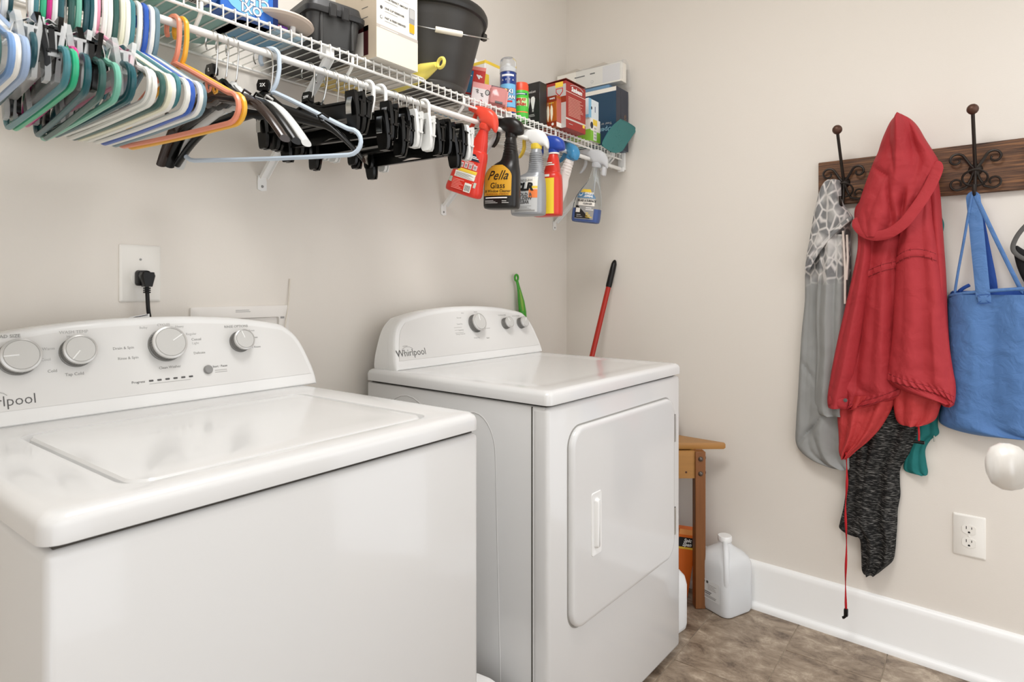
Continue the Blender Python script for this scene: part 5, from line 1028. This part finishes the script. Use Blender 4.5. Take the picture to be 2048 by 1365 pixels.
drape('sleeve_left', jk, M_JR, [(455, 1716, 1742), (500, 1716, 1748), (560, 1704, 1742), (620, 1690, 1732), (680, 1676, 1722), (740, 1664, 1712), (790, 1656, 1700), (808, 1656, 1697), (815, 1658, 1694)], D_ + .012, .040, [(1.5, .3, .005, .2)], org=o0)
drape('sleeve_right', jk, M_JR, [(330, 1840, 1872), (380, 1842, 1880), (430, 1846, 1884), (500, 1852, 1889), (560, 1858, 1893), (640, 1864, 1896), (720, 1868, 1902), (780, 1874, 1909), (806, 1882, 1911), (812, 1890, 1906)], D_ - .01, .034, [(1.2, .2, .004, .1)], org=o0)
drape('body_right', jk, M_JR, [(395, 1835, 1862), (440, 1806, 1866), (480, 1797, 1872), (520, 1792, 1877), (580, 1789, 1885), (640, 1786, 1893), (700, 1781, 1900), (745, 1774, 1907), (765, 1778, 1911), (785, 1815, 1912), (800, 1868, 1911), (806, 1890, 1909)], D_ + .018, .040, [(1.2, .85, .007, .2)], nv=130, nu=90, org=o0, creases=[((1846, 520), (1852, 770), 13, .009), ((1880, 500), (1900, 790), 9, .009), ((1815, 520), (1803, 740), 12, .006), ((1866, 620), (1876, 780), 9, -.006)], bands=[(523, 507, 517, 14, .0045, 0), (752, 772, 801, 13, .004, 70)])
drape('lining_right', jk, M_JR2, [(750, 1790, 1895), (780, 1786, 1890), (800, 1786, 1885), (820, 1788, 1879), (838, 1792, 1872), (848, 1800, 1858), (851, 1812, 1845)], D_ - .004, .030, [(2.2, .2, .006, .2)], nv=40, org=o0)
drape('pouch_left', jk, M_JR2, [(790, 1680, 1792), (815, 1674, 1785), (840, 1675, 1772), (862, 1677, 1757), (885, 1678, 1735), (900, 1678, 1716), (910, 1680, 1705), (916, 1683, 1698)], D_ + .0, .034, [(2.6, .1, .007, .4), (4.5, .6, .003, 0)], nv=40, org=o0)
H_ = .098
drape('hood', jk, M_JR, [(238, 1797, 1817, .03), (243, 1787, 1827, .03), (256, 1777, 1838, .028), (280, 1765, 1852, .016), (305, 1756, 1868), (322, 1748, 1877), (340, 1741, 1874), (370, 1730, 1860), (400, 1720, 1842), (430, 1711, 1824), (452, 1709, 1808), (466, 1714, 1796), (476, 1726, 1780)], H_ - .018, .054, [(1.4, .62, .011, .15), (2.3, .30, .005, -.45)], nv=130, nu=100, back=.022, org=o0, creases=[((1824, 262), (1832, 335), 8, .010), ((1806, 246), (1799, 365), 8, -.008), ((1786, 285), (1797, 352), 5, .008), ((1752, 338), (1785, 358), 6, .012), ((1783, 356), (1786, 445), 6, .016), ((1798, 400), (1800, 445), 8, -.012), ((1813, 385), (1804, 452), 6, .018), ((1826, 355), (1814, 420), 8, -.008), ((1862, 330), (1820, 425), 8, .008), ((1735, 420), (1742, 460), 7, .006)])
drape('hood_back', jk, M_JR, [(395, 1728, 1760), (415, 1711, 1760), (440, 1709, 1762), (462, 1714, 1765), (474, 1722, 1762)], H_ - .06, .03, nv=24, nu=24, org=o0)
band('hood_brim', jk, M_JR, [(1876, 322, 0), (1873, 342, .004), (1862, 368, .012), (1846, 396, .022), (1826, 424, .030), (1806, 448, .034), (1780, 466, .034), (1752, 472, .030), (1730, 466, .022), (1716, 452, .012), (1711, 436, 0)], .031, H_ + .006, .0032, org=o0)
band('cuff', jk, M_JR, [(1657, 800, 0), (1675, 806, .012), (1696, 810, 0)], .036, D_ + .034, .008, org=o0)
MB().lathe([(.006, 0), (.006, .003), (.001, .004)], 12, fr(rwp(1691, 801, D_ + .052) - o0, WT, (0, 0, 1))).obj('snap_button', M_DGREY, jk)
cp = spl([rwp(1692, 905, D_ + .03), rwp(1694, 960, D_ + .035), rwp(1691, 1020, D_ + .035), rwp(1693, 1090, D_ + .033), rwp(1691, 1160, D_ + .032), rwp(1692, 1222, D_ + .032)], 60)
b = MB(); rings = []
for i, p_ in enumerate(cp):
    a_ = i * .22; sd = WT * math.cos(a_) + WN * math.sin(a_); nd = WN * math.cos(a_) - WT * math.sin(a_)
    rings.append([p_ - o0 + sd * .0036 * math.cos(q) + nd * .0016 * math.sin(q) for q in [2 * PI * k / 8 for k in range(8)]])
b.loft(rings); b.obj('drawcord', cloth_mat('red_cord', (176, 34, 40), .7, wrinkle=.05), jk)
e_ = cp[-1] - o0; b = MB(); b.rbox(-.007, -.006, -.012, .007, .006, .012, .003, 2, Matrix.Translation(e_ + V((0, 0, -.006)))); b.tube([e_ + V((0, 0, -.016)), e_ + WT * -.006 + V((0, 0, -.024)), e_ + WT * -.010 + V((0, 0, -.026))], .0042, 7); b.obj('cord_stop', M_BLKPL, jk)
e_ = rwp(1838, 885, D_ + .02) - o0; MB().tube([rwp(1837, 850, D_ + .012) - o0, rwp(1838, 868, D_ + .018) - o0, e_], .0028, 7).obj('drawcord', MC['red_cord'], jk)
b = MB(); b.tube([e_ - WT * .014, e_ + WT * .014], .0052, 8); b.obj('cord_stop', M_BLKPL, jk)
# grey tie-dyed hoodie
M_HG = cloth_mat('grey_jersey', (150, 150, 148), .9, wrinkle=.25, ws=14)
def tiedye(m, z0, z1):
    nt, bs = nodes_of(m); geo = N(nt, 'ShaderNodeTexCoord'); vo = N(nt, 'ShaderNodeTexVoronoi', feature='DISTANCE_TO_EDGE'); vo.inputs['Scale'].default_value = 30; vo.inputs['Randomness'].default_value = .75
    mp = N(nt, 'ShaderNodeMapping'); mp.inputs['Scale'].default_value = (1.0, 1.25, .78); mp.inputs['Rotation'].default_value = (.45, 0, 0); nt.links.new(geo.outputs['Object'], mp.inputs[0]); nt.links.new(mp.outputs[0], vo.inputs['Vector'])
    r = N(nt, 'ShaderNodeValToRGB'); e = r.color_ramp.elements; e[0].position = .03; e[0].color = rgb((206, 202, 198)); e[1].position = .12; e[1].color = rgb((126, 126, 126)); nt.links.new(vo.outputs['Distance'], r.inputs[0])
    nb = N(nt, 'ShaderNodeTexNoise'); nb.inputs['Scale'].default_value = 11; nt.links.new(geo.outputs['Object'], nb.inputs['Vector']); mxa = N(nt, 'ShaderNodeMix', data_type='RGBA'); mr = N(nt, 'ShaderNodeMapRange'); mr.inputs[1].default_value = .48; mr.inputs[2].default_value = .66; nt.links.new(nb.outputs['Fac'], mr.inputs[0]); nt.links.new(mr.outputs[0], mxa.inputs[0]); nt.links.new(r.outputs[0], mxa.inputs[6]); mxa.inputs[7].default_value = rgb((206, 203, 199))
    se = N(nt, 'ShaderNodeSeparateXYZ'); nt.links.new(geo.outputs['Object'], se.inputs[0]); ad = N(nt, 'ShaderNodeMath', operation='MULTIPLY_ADD'); nt.links.new(nb.outputs['Fac'], ad.inputs[0]); ad.inputs[1].default_value = .05; nt.links.new(se.outputs['Z'], ad.inputs[2])
    m2 = N(nt, 'ShaderNodeMapRange'); m2.inputs[1].default_value = z0; m2.inputs[2].default_value = z1; nt.links.new(ad.outputs[0], m2.inputs[0]); mx = N(nt, 'ShaderNodeMix', data_type='RGBA'); nt.links.new(m2.outputs[0], mx.inputs[0]); mx.inputs[6].default_value = rgb((150, 151, 149)); nt.links.new(mxa.outputs[2], mx.inputs[7])
    nt.links.new(mx.outputs[2], bs.inputs['Base Color'])
M_TD = cloth_mat('tie_dyed_jersey', (150, 150, 148), .9, wrinkle=.15, ws=14)
o1 = rwp(1650, 600, .03); hd = thing('hooded_sweatshirt', 'grey hooded sweatshirt with a tie-dyed hood on the leftmost hook', 'sweatshirt', o1)
zz = lambda py: rwp(1650, py, .03).z - o1.z
tiedye(M_TD, zz(570) + .02, zz(548) + .02)
E_ = .022
drape('body', hd, M_TD, [(440, 1632, 1700), (480, 1620, 1702), (540, 1611, 1702), (600, 1610, 1702), (660, 1604, 1702), (720, 1600, 1702), (790, 1596, 1702), (850, 1592, 1702), (885, 1592, 1702), (905, 1604, 1702), (922, 1628, 1702), (934, 1660, 1702), (938, 1680, 1700)], E_, .030, [(2.2, .15, .006, .1)], nv=130, nu=90, org=o1, creases=[((1641, 560), (1634, 800), 6, .012), ((1660, 480), (1668, 700), 8, .007), ((1621, 560), (1612, 860), 8, .007), ((1600, 716), (1636, 765), 4, .008), ((1650, 830), (1596, 888), 5, .014), ((1628, 860), (1650, 925), 8, .008), ((1634, 470), (1620, 560), 6, .008)])
drape('sleeve', hd, M_TD, [(470, 1640, 1694), (520, 1638, 1696), (580, 1634, 1694), (640, 1632, 1694), (700, 1634, 1696), (760, 1632, 1698), (800, 1630, 1700), (825, 1634, 1700), (832, 1645, 1698)], E_ + .022, .026, [(2.1, .4, .006, .3)], org=o1)
drape('hood', hd, M_TD, [(361, 1656, 1680), (366, 1649, 1682), (380, 1641, 1683), (400, 1635, 1684), (420, 1630, 1695), (434, 1627, 1706), (446, 1625, 1703), (465, 1622, 1685), (490, 1618, 1658), (515, 1614, 1635), (540, 1612, 1620)], E_ + .024, .030, [(1.3, .3, .006, .2)], org=o1)
band('hood_hem', hd, M_TD, [(1706, 434, .0), (1690, 446, .008), (1665, 468, .01), (1642, 494, .008), (1624, 522, .003), (1614, 543, 0)], .013, E_ + .046, .004, org=o1)
M_CORD = mat('cream_cord', (214, 200, 190), .8)
for a_, c_ in (((1686, 462), (1690, 608)), ((1694, 470), (1693, 560))):
    b = MB(); b.tube([rwp(a_[0], a_[1], E_ + .052) - o1, rwp((a_[0] + c_[0]) / 2 + 2, (a_[1] + c_[1]) / 2, E_ + .058) - o1, rwp(c_[0], c_[1], E_ + .056) - o1], .0034, 8); b.obj('drawcord', M_CORD, hd)
# black heathered top behind the jacket
M_BK = cloth_mat('black_heather_knit', (34, 34, 34), .9, wrinkle=.2, ws=20); nt, bs = nodes_of(M_BK)
tc = N(nt, 'ShaderNodeTexCoord'); mp = N(nt, 'ShaderNodeMapping'); mp.inputs['Scale'].default_value = (26, 26, 260); mp.inputs['Rotation'].default_value = (0.25, .0, 0); nt.links.new(tc.outputs['Object'], mp.inputs[0]); nz = N(nt, 'ShaderNodeTexNoise'); nz.inputs['Scale'].default_value = 2.2; nz.inputs['Detail'].default_value = 4; nt.links.new(mp.outputs[0], nz.inputs['Vector'])
cr = N(nt, 'ShaderNodeValToRGB'); e = cr.color_ramp.elements; e[0].position = .52; e[0].color = rgb((26, 26, 26)); e[1].position = .72; e[1].color = rgb((138, 136, 132)); nt.links.new(nz.outputs['Fac'], cr.inputs[0]); nt.links.new(cr.outputs[0], bs.inputs['Base Color'])
o2 = rwp(1745, 980, .03); bt = thing('knit_top', 'black heathered knit top hanging below the red jacket', 'garment', o2)
drape('body', bt, M_BK, [(700, 1720, 1850), (780, 1722, 1845), (830, 1718, 1842), (870, 1712, 1838), (905, 1708, 1822), (935, 1702, 1802), (965, 1697, 1800), (990, 1692, 1801), (1020, 1690, 1796), (1045, 1690, 1795), (1075, 1718, 1793), (1100, 1722, 1791), (1122, 1723, 1786), (1138, 1724, 1768), (1146, 1728, 1758)], .012, .030, [(2.4, .2, .008, .2), (4.4, .7, .003, .1)], org=o2)
drape('side_panel', bt, M_BK, [(890, 1700, 1740), (960, 1694, 1742), (1010, 1688, 1742), (1045, 1680, 1740), (1056, 1679, 1736), (1066, 1692, 1734), (1072, 1712, 1730)], .020, .022, [(1.4, .2, .005, .1)], nv=40, org=o2)
# teal garment
M_TC = cloth_mat('teal_cloth', (34, 110, 108), .75, wrinkle=.25)
o3 = rwp(1850, 800, .02); tg = thing('teal_garment', 'teal garment mostly hidden behind the red jacket', 'garment', o3)
drape('body', tg, M_TC, [(430, 1850, 1882), (446, 1848, 1888), (462, 1846, 1887), (480, 1842, 1882), (600, 1836, 1880), (720, 1830, 1880), (820, 1822, 1877), (850, 1818, 1876), (868, 1818, 1878), (880, 1818, 1862), (900, 1814, 1851), (925, 1808, 1853), (942, 1810, 1856), (950, 1838, 1855)], .006, .018, [(2, .3, .003, .1)], org=o3)
b = MB(); b.tube([rwp(1868, 872, .02) - o3, rwp(1869, 884, .022) - o3], .002, 6); b.obj('zip_pull', M_STEEL, tg)
# blue tote
M_BT = cloth_mat('blue_tote_fabric', (82, 119, 170), .5, wrinkle=.5, ws=22, var=.10); M_BT2 = cloth_mat('blue_tote_inside', (40, 76, 150), .6, wrinkle=.2)
o4 = rwp(1960, 600, .05); tb = thing('tote_bag', 'large blue reusable tote bag hanging from the iron hook by its straps', 'bag', o4)
drape('bag_body', tb, M_BT, [(590, 1900, 2108), (596, 1895, 2112), (640, 1893, 2114), (700, 1892, 2116), (760, 1889, 2118), (800, 1884, 2118), (828, 1878, 2119), (846, 1880, 2119), (858, 1905, 2119), (868, 1950, 2119), (874, 2010, 2117), (876, 2050, 2100)], .012, .055, [(1.2, .1, .006, .2), (2.7, .6, .003, -.3)], org=o4)
drape('bag_back', tb, M_BT2, [(582, 1905, 2100), (588, 1900, 2106), (610, 1897, 2110), (640, 1896, 2110)], .006, .03, nv=16, org=o4)
band('bag_rim', tb, M_BT, [(1897, 592, 0), (1930, 587, .022), (1970, 583, .032), (2010, 580, .034), (2060, 577, .03), (2112, 574, 0)], .010, .036, .004, org=o4)
band('strap', tb, M_BT, [(1945, 384, 0), (1940, 410, 0), (1928, 480, -.006), (1916, 545, -.012), (1909, 590, -.02)], .007, .064, .002, org=o4)
band('strap', tb, M_BT2, [(1947, 384, 0), (1956, 430, -.008), (1970, 500, -.014), (1982, 560, -.022), (1985, 590, -.03)], .026, .052, .002, org=o4)
band('strap', tb, M_BT, [(1945, 383, .0), (1950, 430, .0), (1957, 500, .004), (1963, 560, .008), (1967, 602, .012)], .034, .060, .0025, org=o4)
band('strap', tb, M_BT, [(1947, 384, 0), (1966, 424, 0), (1990, 475, -.004), (2014, 524, -.010), (2046, 588, -.02)], .011, .062, .002, org=o4)
band('strap_patch', tb, M_BT, [(1955, 599, 0), (1968, 598, .001), (1982, 597, 0)], .024, .0735, .0022, org=o4)
for a_, c_ in (((1957, 593), (1979, 605)), ((1957, 606), (1979, 591)), ((1954, 591), (1982, 589)), ((1954, 608), (1982, 606))): MB().tube([rwp(a_[0], a_[1], .0758) - o4, rwp(c_[0], c_[1], .0758) - o4], .0006, 5).obj('stitching', M_BT2, tb)
band('side_tab', tb, M_BT2, [(1917, 584, 0), (1928, 576, .004), (1940, 570, .006)], .010, .03, .002, org=o4)
# black strapped garment at the edge of the picture
M_BS = cloth_mat('black_strap_cloth', (26, 25, 26), .7, wrinkle=.1); M_GS = cloth_mat('grey_elastic', (92, 90, 88), .8, wrinkle=.05)
o5 = rwp(2040, 500, .04); bs_ = thing('strappy_top', 'black strappy garment cut off by the right picture edge', 'garment', o5)
band('strap', bs_, M_GS, [(2118, 388, .0), (2085, 420, 0), (2055, 448, 0), (2036, 470, 0), (2026, 492, 0), (2030, 506, 0), (2050, 519, 0), (2080, 526, 0), (2120, 530, 0)], .012, .046, .003, org=o5, n=50)
drape('body', bs_, M_BS, [(492, 2026, 2036), (505, 2027, 2060), (520, 2030, 2120), (540, 2036, 2124), (565, 2048, 2126), (600, 2072, 2126), (640, 2096, 2122)], .030, .012, nv=30, nu=30, org=o5)
# ------------------------------------------------------------------ floor corner: table, jugs, cleaner carton
M_PINE = mat('honey_pine', (172, 124, 66), .4, var=.18, vscale=5, stretch=(1, 1, 14)); M_PINE2 = mat('brown_stained_pine', (128, 80, 42), .4, var=.25, vscale=6, stretch=(14, 14, 1)); M_BOLT = mat('iron_bolt', (104, 94, 86), .4, metal=.7)
TZ = .592
tip = onz(1451, 886, TZ); ct = thing('corner_table', 'wooden corner table with bolted legs half hidden behind the dryer', 'table', (2.2, 1.0, 0)); o6 = V((2.2, 1.0, 0))
hyp = V((-.62, .785, 0)).normalized(); wd_ = -WT
A = V((tip.x, tip.y, 0)); C = A + hyp * .40; Bk = A + wd_ * .40; Dk = V((1.985, 1.17, 0))
poly = [A, Bk, Dk, C]; poly = [(q.x - o6.x, q.y - o6.y) for q in poly]
b = MB(); ins = lambda k: [(x * (1 - k), y * (1 - k)) for x, y in poly]
b.loft([[(x, y, z) for x, y in ins(k_)] for k_, z in ((.025, TZ - .024), (0, TZ - .019), (0, TZ - .006), (.018, TZ))], smooth=False); b.obj('table_top', M_PINE, ct)
leg = onz(1398, 1214, 0); sdv = V((-hyp.y, hyp.x, 0))
def legbox(p_, name='leg'):
    b = MB(); b.rbox(-.0185, -.0185, 0, .0185, .0185, TZ - .024, .002, 1, Matrix.Translation(p_ - o6) @ Matrix.Rotation(math.atan2(hyp.y, hyp.x), 4, 'Z')); return b.obj(name, M_PINE2, ct)
legbox(leg); l2 = leg + wd_ * .29; legbox(l2); l3 = leg + hyp * .26; l3.x = max(l3.x, 1.97); legbox(l3); 
b = MB(); d_ = hyp; p0 = leg - o6; nn = V((-hyp.y, hyp.x, 0)); nn = nn if nn.dot(V((-1, -1, 0))) > 0 else -nn
b.loft([[p0 + d_ * u + nn * o_ + V((0, 0, z)) for o_, z in ((-.004, TZ - .122), (.010, TZ - .122), (.010, TZ - .024), (-.004, TZ - .024))] for u in (.0185, .25)], smooth=False); b.obj('apron', M_PINE, ct)
b = MB(); b.loft([[p0 + wd_ * u + V((-.0 + o_, 0, z)) for o_, z in ((0, TZ - .122), (.016, TZ - .122), (.016, TZ - .024), (0, TZ - .024))] for u in (.0185, .27)], smooth=False); b.obj('apron', M_PINE, ct)
for z in (TZ - .050, TZ - .103):
    for dr_ in (nn, -hyp):
        b = MB(); b.lathe([(.0088, 0), (.0082, .003), (.005, .0058), (.0003, .0066)], 14, fr(p0 + dr_ * .0185 + V((0, 0, z)), dr_.cross(V((0, 0, 1))), (0, 0, 1)) @ (Matrix.Identity(4) if dr_.cross(V((0, 0, 1))).cross(V((0, 0, 1))).dot(dr_) > 0 else Matrix.Rotation(PI, 4, 'Y'))); b.obj('bolt', M_BOLT, ct)
MB().lathe([(.004, 0), (.0042, .0006), (.0002, .0008)], 10, fr(p0 + d_ * .05 + nn * .0102 + V((0, 0, TZ - .10)), nn.cross(V((0, 0, 1))), (0, 0, 1))).obj('wood_knot', mat('wood_knot', (84, 50, 30), .6), ct)
pk = thing('tissue_pack', 'white carton in crumpled clear film on the corner table behind the dryer', 'box', (2.222, .992, TZ), math.radians(8))
b = MB(); b.rbox(-.05, -.05, .0005, .05, .05, .068, .004, 2); b.obj('carton', mat('white_pack', (232, 228, 220), .5), pk)
b = MB(); rr = random.Random(4); b.loft([[(x * s_ + rr.uniform(-.004, .004), y * s_ + rr.uniform(-.004, .004), z + rr.uniform(-.003, .003)) for x, y in ((-.05, -.055), (0, -.060), (.075, -.060), (.082, -.02), (.06, .05), (0, .052), (-.05, .05))] for s_, z in ((.95, .069), (1.06, .074), (.95, .118), (.6, .135), (.2, .138))], smooth=False); b.obj('film_cover', mat('crumpled_film', (234, 234, 232), .12, trans=.45, ior=1.2), pk)
M_JUG = mat('translucent_jug', (246, 248, 249), .3, alpha=.66, ior=1.3, spec=.4); M_WAT = mat('water_in_jug', (222, 226, 229), .15, trans=.0, ior=1.15)
jg = thing('water_jug', 'translucent plastic gallon jug half full of water on the tile by the baseboard', 'jug', (2.266, .752, 0), math.radians(-23))
def oct_(h, z, c=.35): c *= h; return [(x, y, z) for x, y in ((h, -h + c), (h, h - c), (h - c, h), (-h + c, h), (-h, h - c), (-h, -h + c), (-h + c, -h), (h - c, -h))]
b = MB()
def soft(h, z, r): return rrect(-h, -h, h, h, r, z, 6)
b.loft([soft(.054, 0, .022), soft(.062, .004, .024), soft(.066, .014, .025), soft(.0665, .160, .026), soft(.066, .176, .028), soft(.062, .192, .032), soft(.052, .207, .036), soft(.036, .219, .032), soft(.024, .229, .0235), soft(.0205, .236, .020), soft(.0195, .243, .019), soft(.0195, .247, .019)], cap1=False); b.obj('jug_body', M_JUG, jg)
b = MB(); b.lathe([(.0215, .243), (.0225, .245), (.0225, .259), (.021, .262), (.0005, .262)], 24); b.obj('cap', mat('white_jug_cap', (240, 240, 238), .4), jg)
b = MB(); b.loft([soft(.060, .004, .022), soft(.0635, .014, .024), soft(.0635, .105, .024)]); b.obj('water', M_WAT, jg)
b = MB(); b.tube(spl([(-.010, -.010, .240), (-.030, -.030, .234), (-.047, -.047, .208), (-.055, -.055, .17), (-.055, -.055, .13), (-.05, -.05, .105)], 24), .0095, 10); b.obj('handle', M_JUG, jg)
jg.scale = (1.10, 1.10, 1)
f = Face(jg, fr((-.0665, .045, 0), (0, -1, 0), (0, 0, 1))); f.panel(.008, .045, .082, .112, mat('pale_jug_label', (226, 228, 228), .5), 'label_panel', r=.004); f.disc(.014, .104, .008, M_DGREY); f.disc(.014, .104, .005, M_CART, z=.001); f.panel(.028, .100, .036, .109, M_DGREY, z=.001); f.lines(.012, .062, .05, .074, 2, M_DGREY, .5); f.lines(.014, .05, .07, .06, 3, M_GREY); f.lines(.034, .08, .07, .1, 4, M_LGREY)
jg2 = thing('white_jug', 'opaque white plastic bottle on the floor peeking out behind the dryer', 'bottle', (2.012, .868, 0), math.radians(-10))
b = MB(); b.loft([soft(.050, 0, .03), soft(.057, .006, .034), soft(.060, .02, .036), soft(.060, .15, .036), soft(.055, .178, .036), soft(.04, .20, .034), soft(.022, .218, .021), soft(.019, .226, .0185)]); b.obj('bottle_body', mat('opaque_white_bottle', (236, 238, 238), .3), jg2)
MB().lathe([(.0205, .224), (.0205, .242), (.019, .245), (.0005, .245)], 20).obj('cap', M_WHITE, jg2)
M_SPO = mat('orange_cleaner_carton', (228, 112, 36), .45)
so = thing('cleaner_box', 'orange cleaning powder carton tilted on the floor behind the table leg', 'box', (2.135, .955, 0), rot=(0, 0, 0))
Rm = Matrix.Rotation(math.radians(-50), 3, 'Z'); Rt = Matrix.Rotation(math.radians(9), 3, 'Y'); so.rotation_euler = (Rm @ Rt).to_euler(); so.location = (2.236, .922, .006)
b = MB(); b.rbox(-.035, -.02, 0, .035, .02, .255, .0015, 1, smooth=False); b.obj('carton', M_SPO, so)
f = Face(so, fr((-.035, -.02, 0), (1, 0, 0), (0, 0, 1))); f.panel(.002, .19, .068, .225, M_BLACK, 'black_panel'); f.text(.036, .214, .018, 'Spic', M_WHITE, bold=.0006, shear=.2); f.text(.036, .199, .018, 'Span', M_WHITE, bold=.0006, shear=.2); f.panel(.002, .182, .068, .189, M_YELP, 'yellow_line'); f.panel(0, .235, .07, .255, mat('pale_orange_print', (240, 160, 90), .5), 'top_band')
# white cloth in the gap between the machines
wc = thing('white_cloth', 'white textured cloth lying low in the gap between washer and dryer', 'cloth', (1.06, .93, .0))
b = MB(); rr = random.Random(12)
b.loft([[(x * s_ + rr.uniform(-.004, .004), y * s_ + rr.uniform(-.004, .004), z + rr.uniform(-.004, .004)) for x, y in [(.105 * math.cos(q), .13 * math.sin(q)) for q in [2 * PI * k / 16 for k in range(16)]]] for s_, z in ((.9, .005), (1, .02), (1, .14), (.96, .2), (.8, .235), (.4, .25))]); b.obj('cloth_body', cloth_mat('white_terry', (240, 238, 236), .95, weave=260, wrinkle=.3), wc)
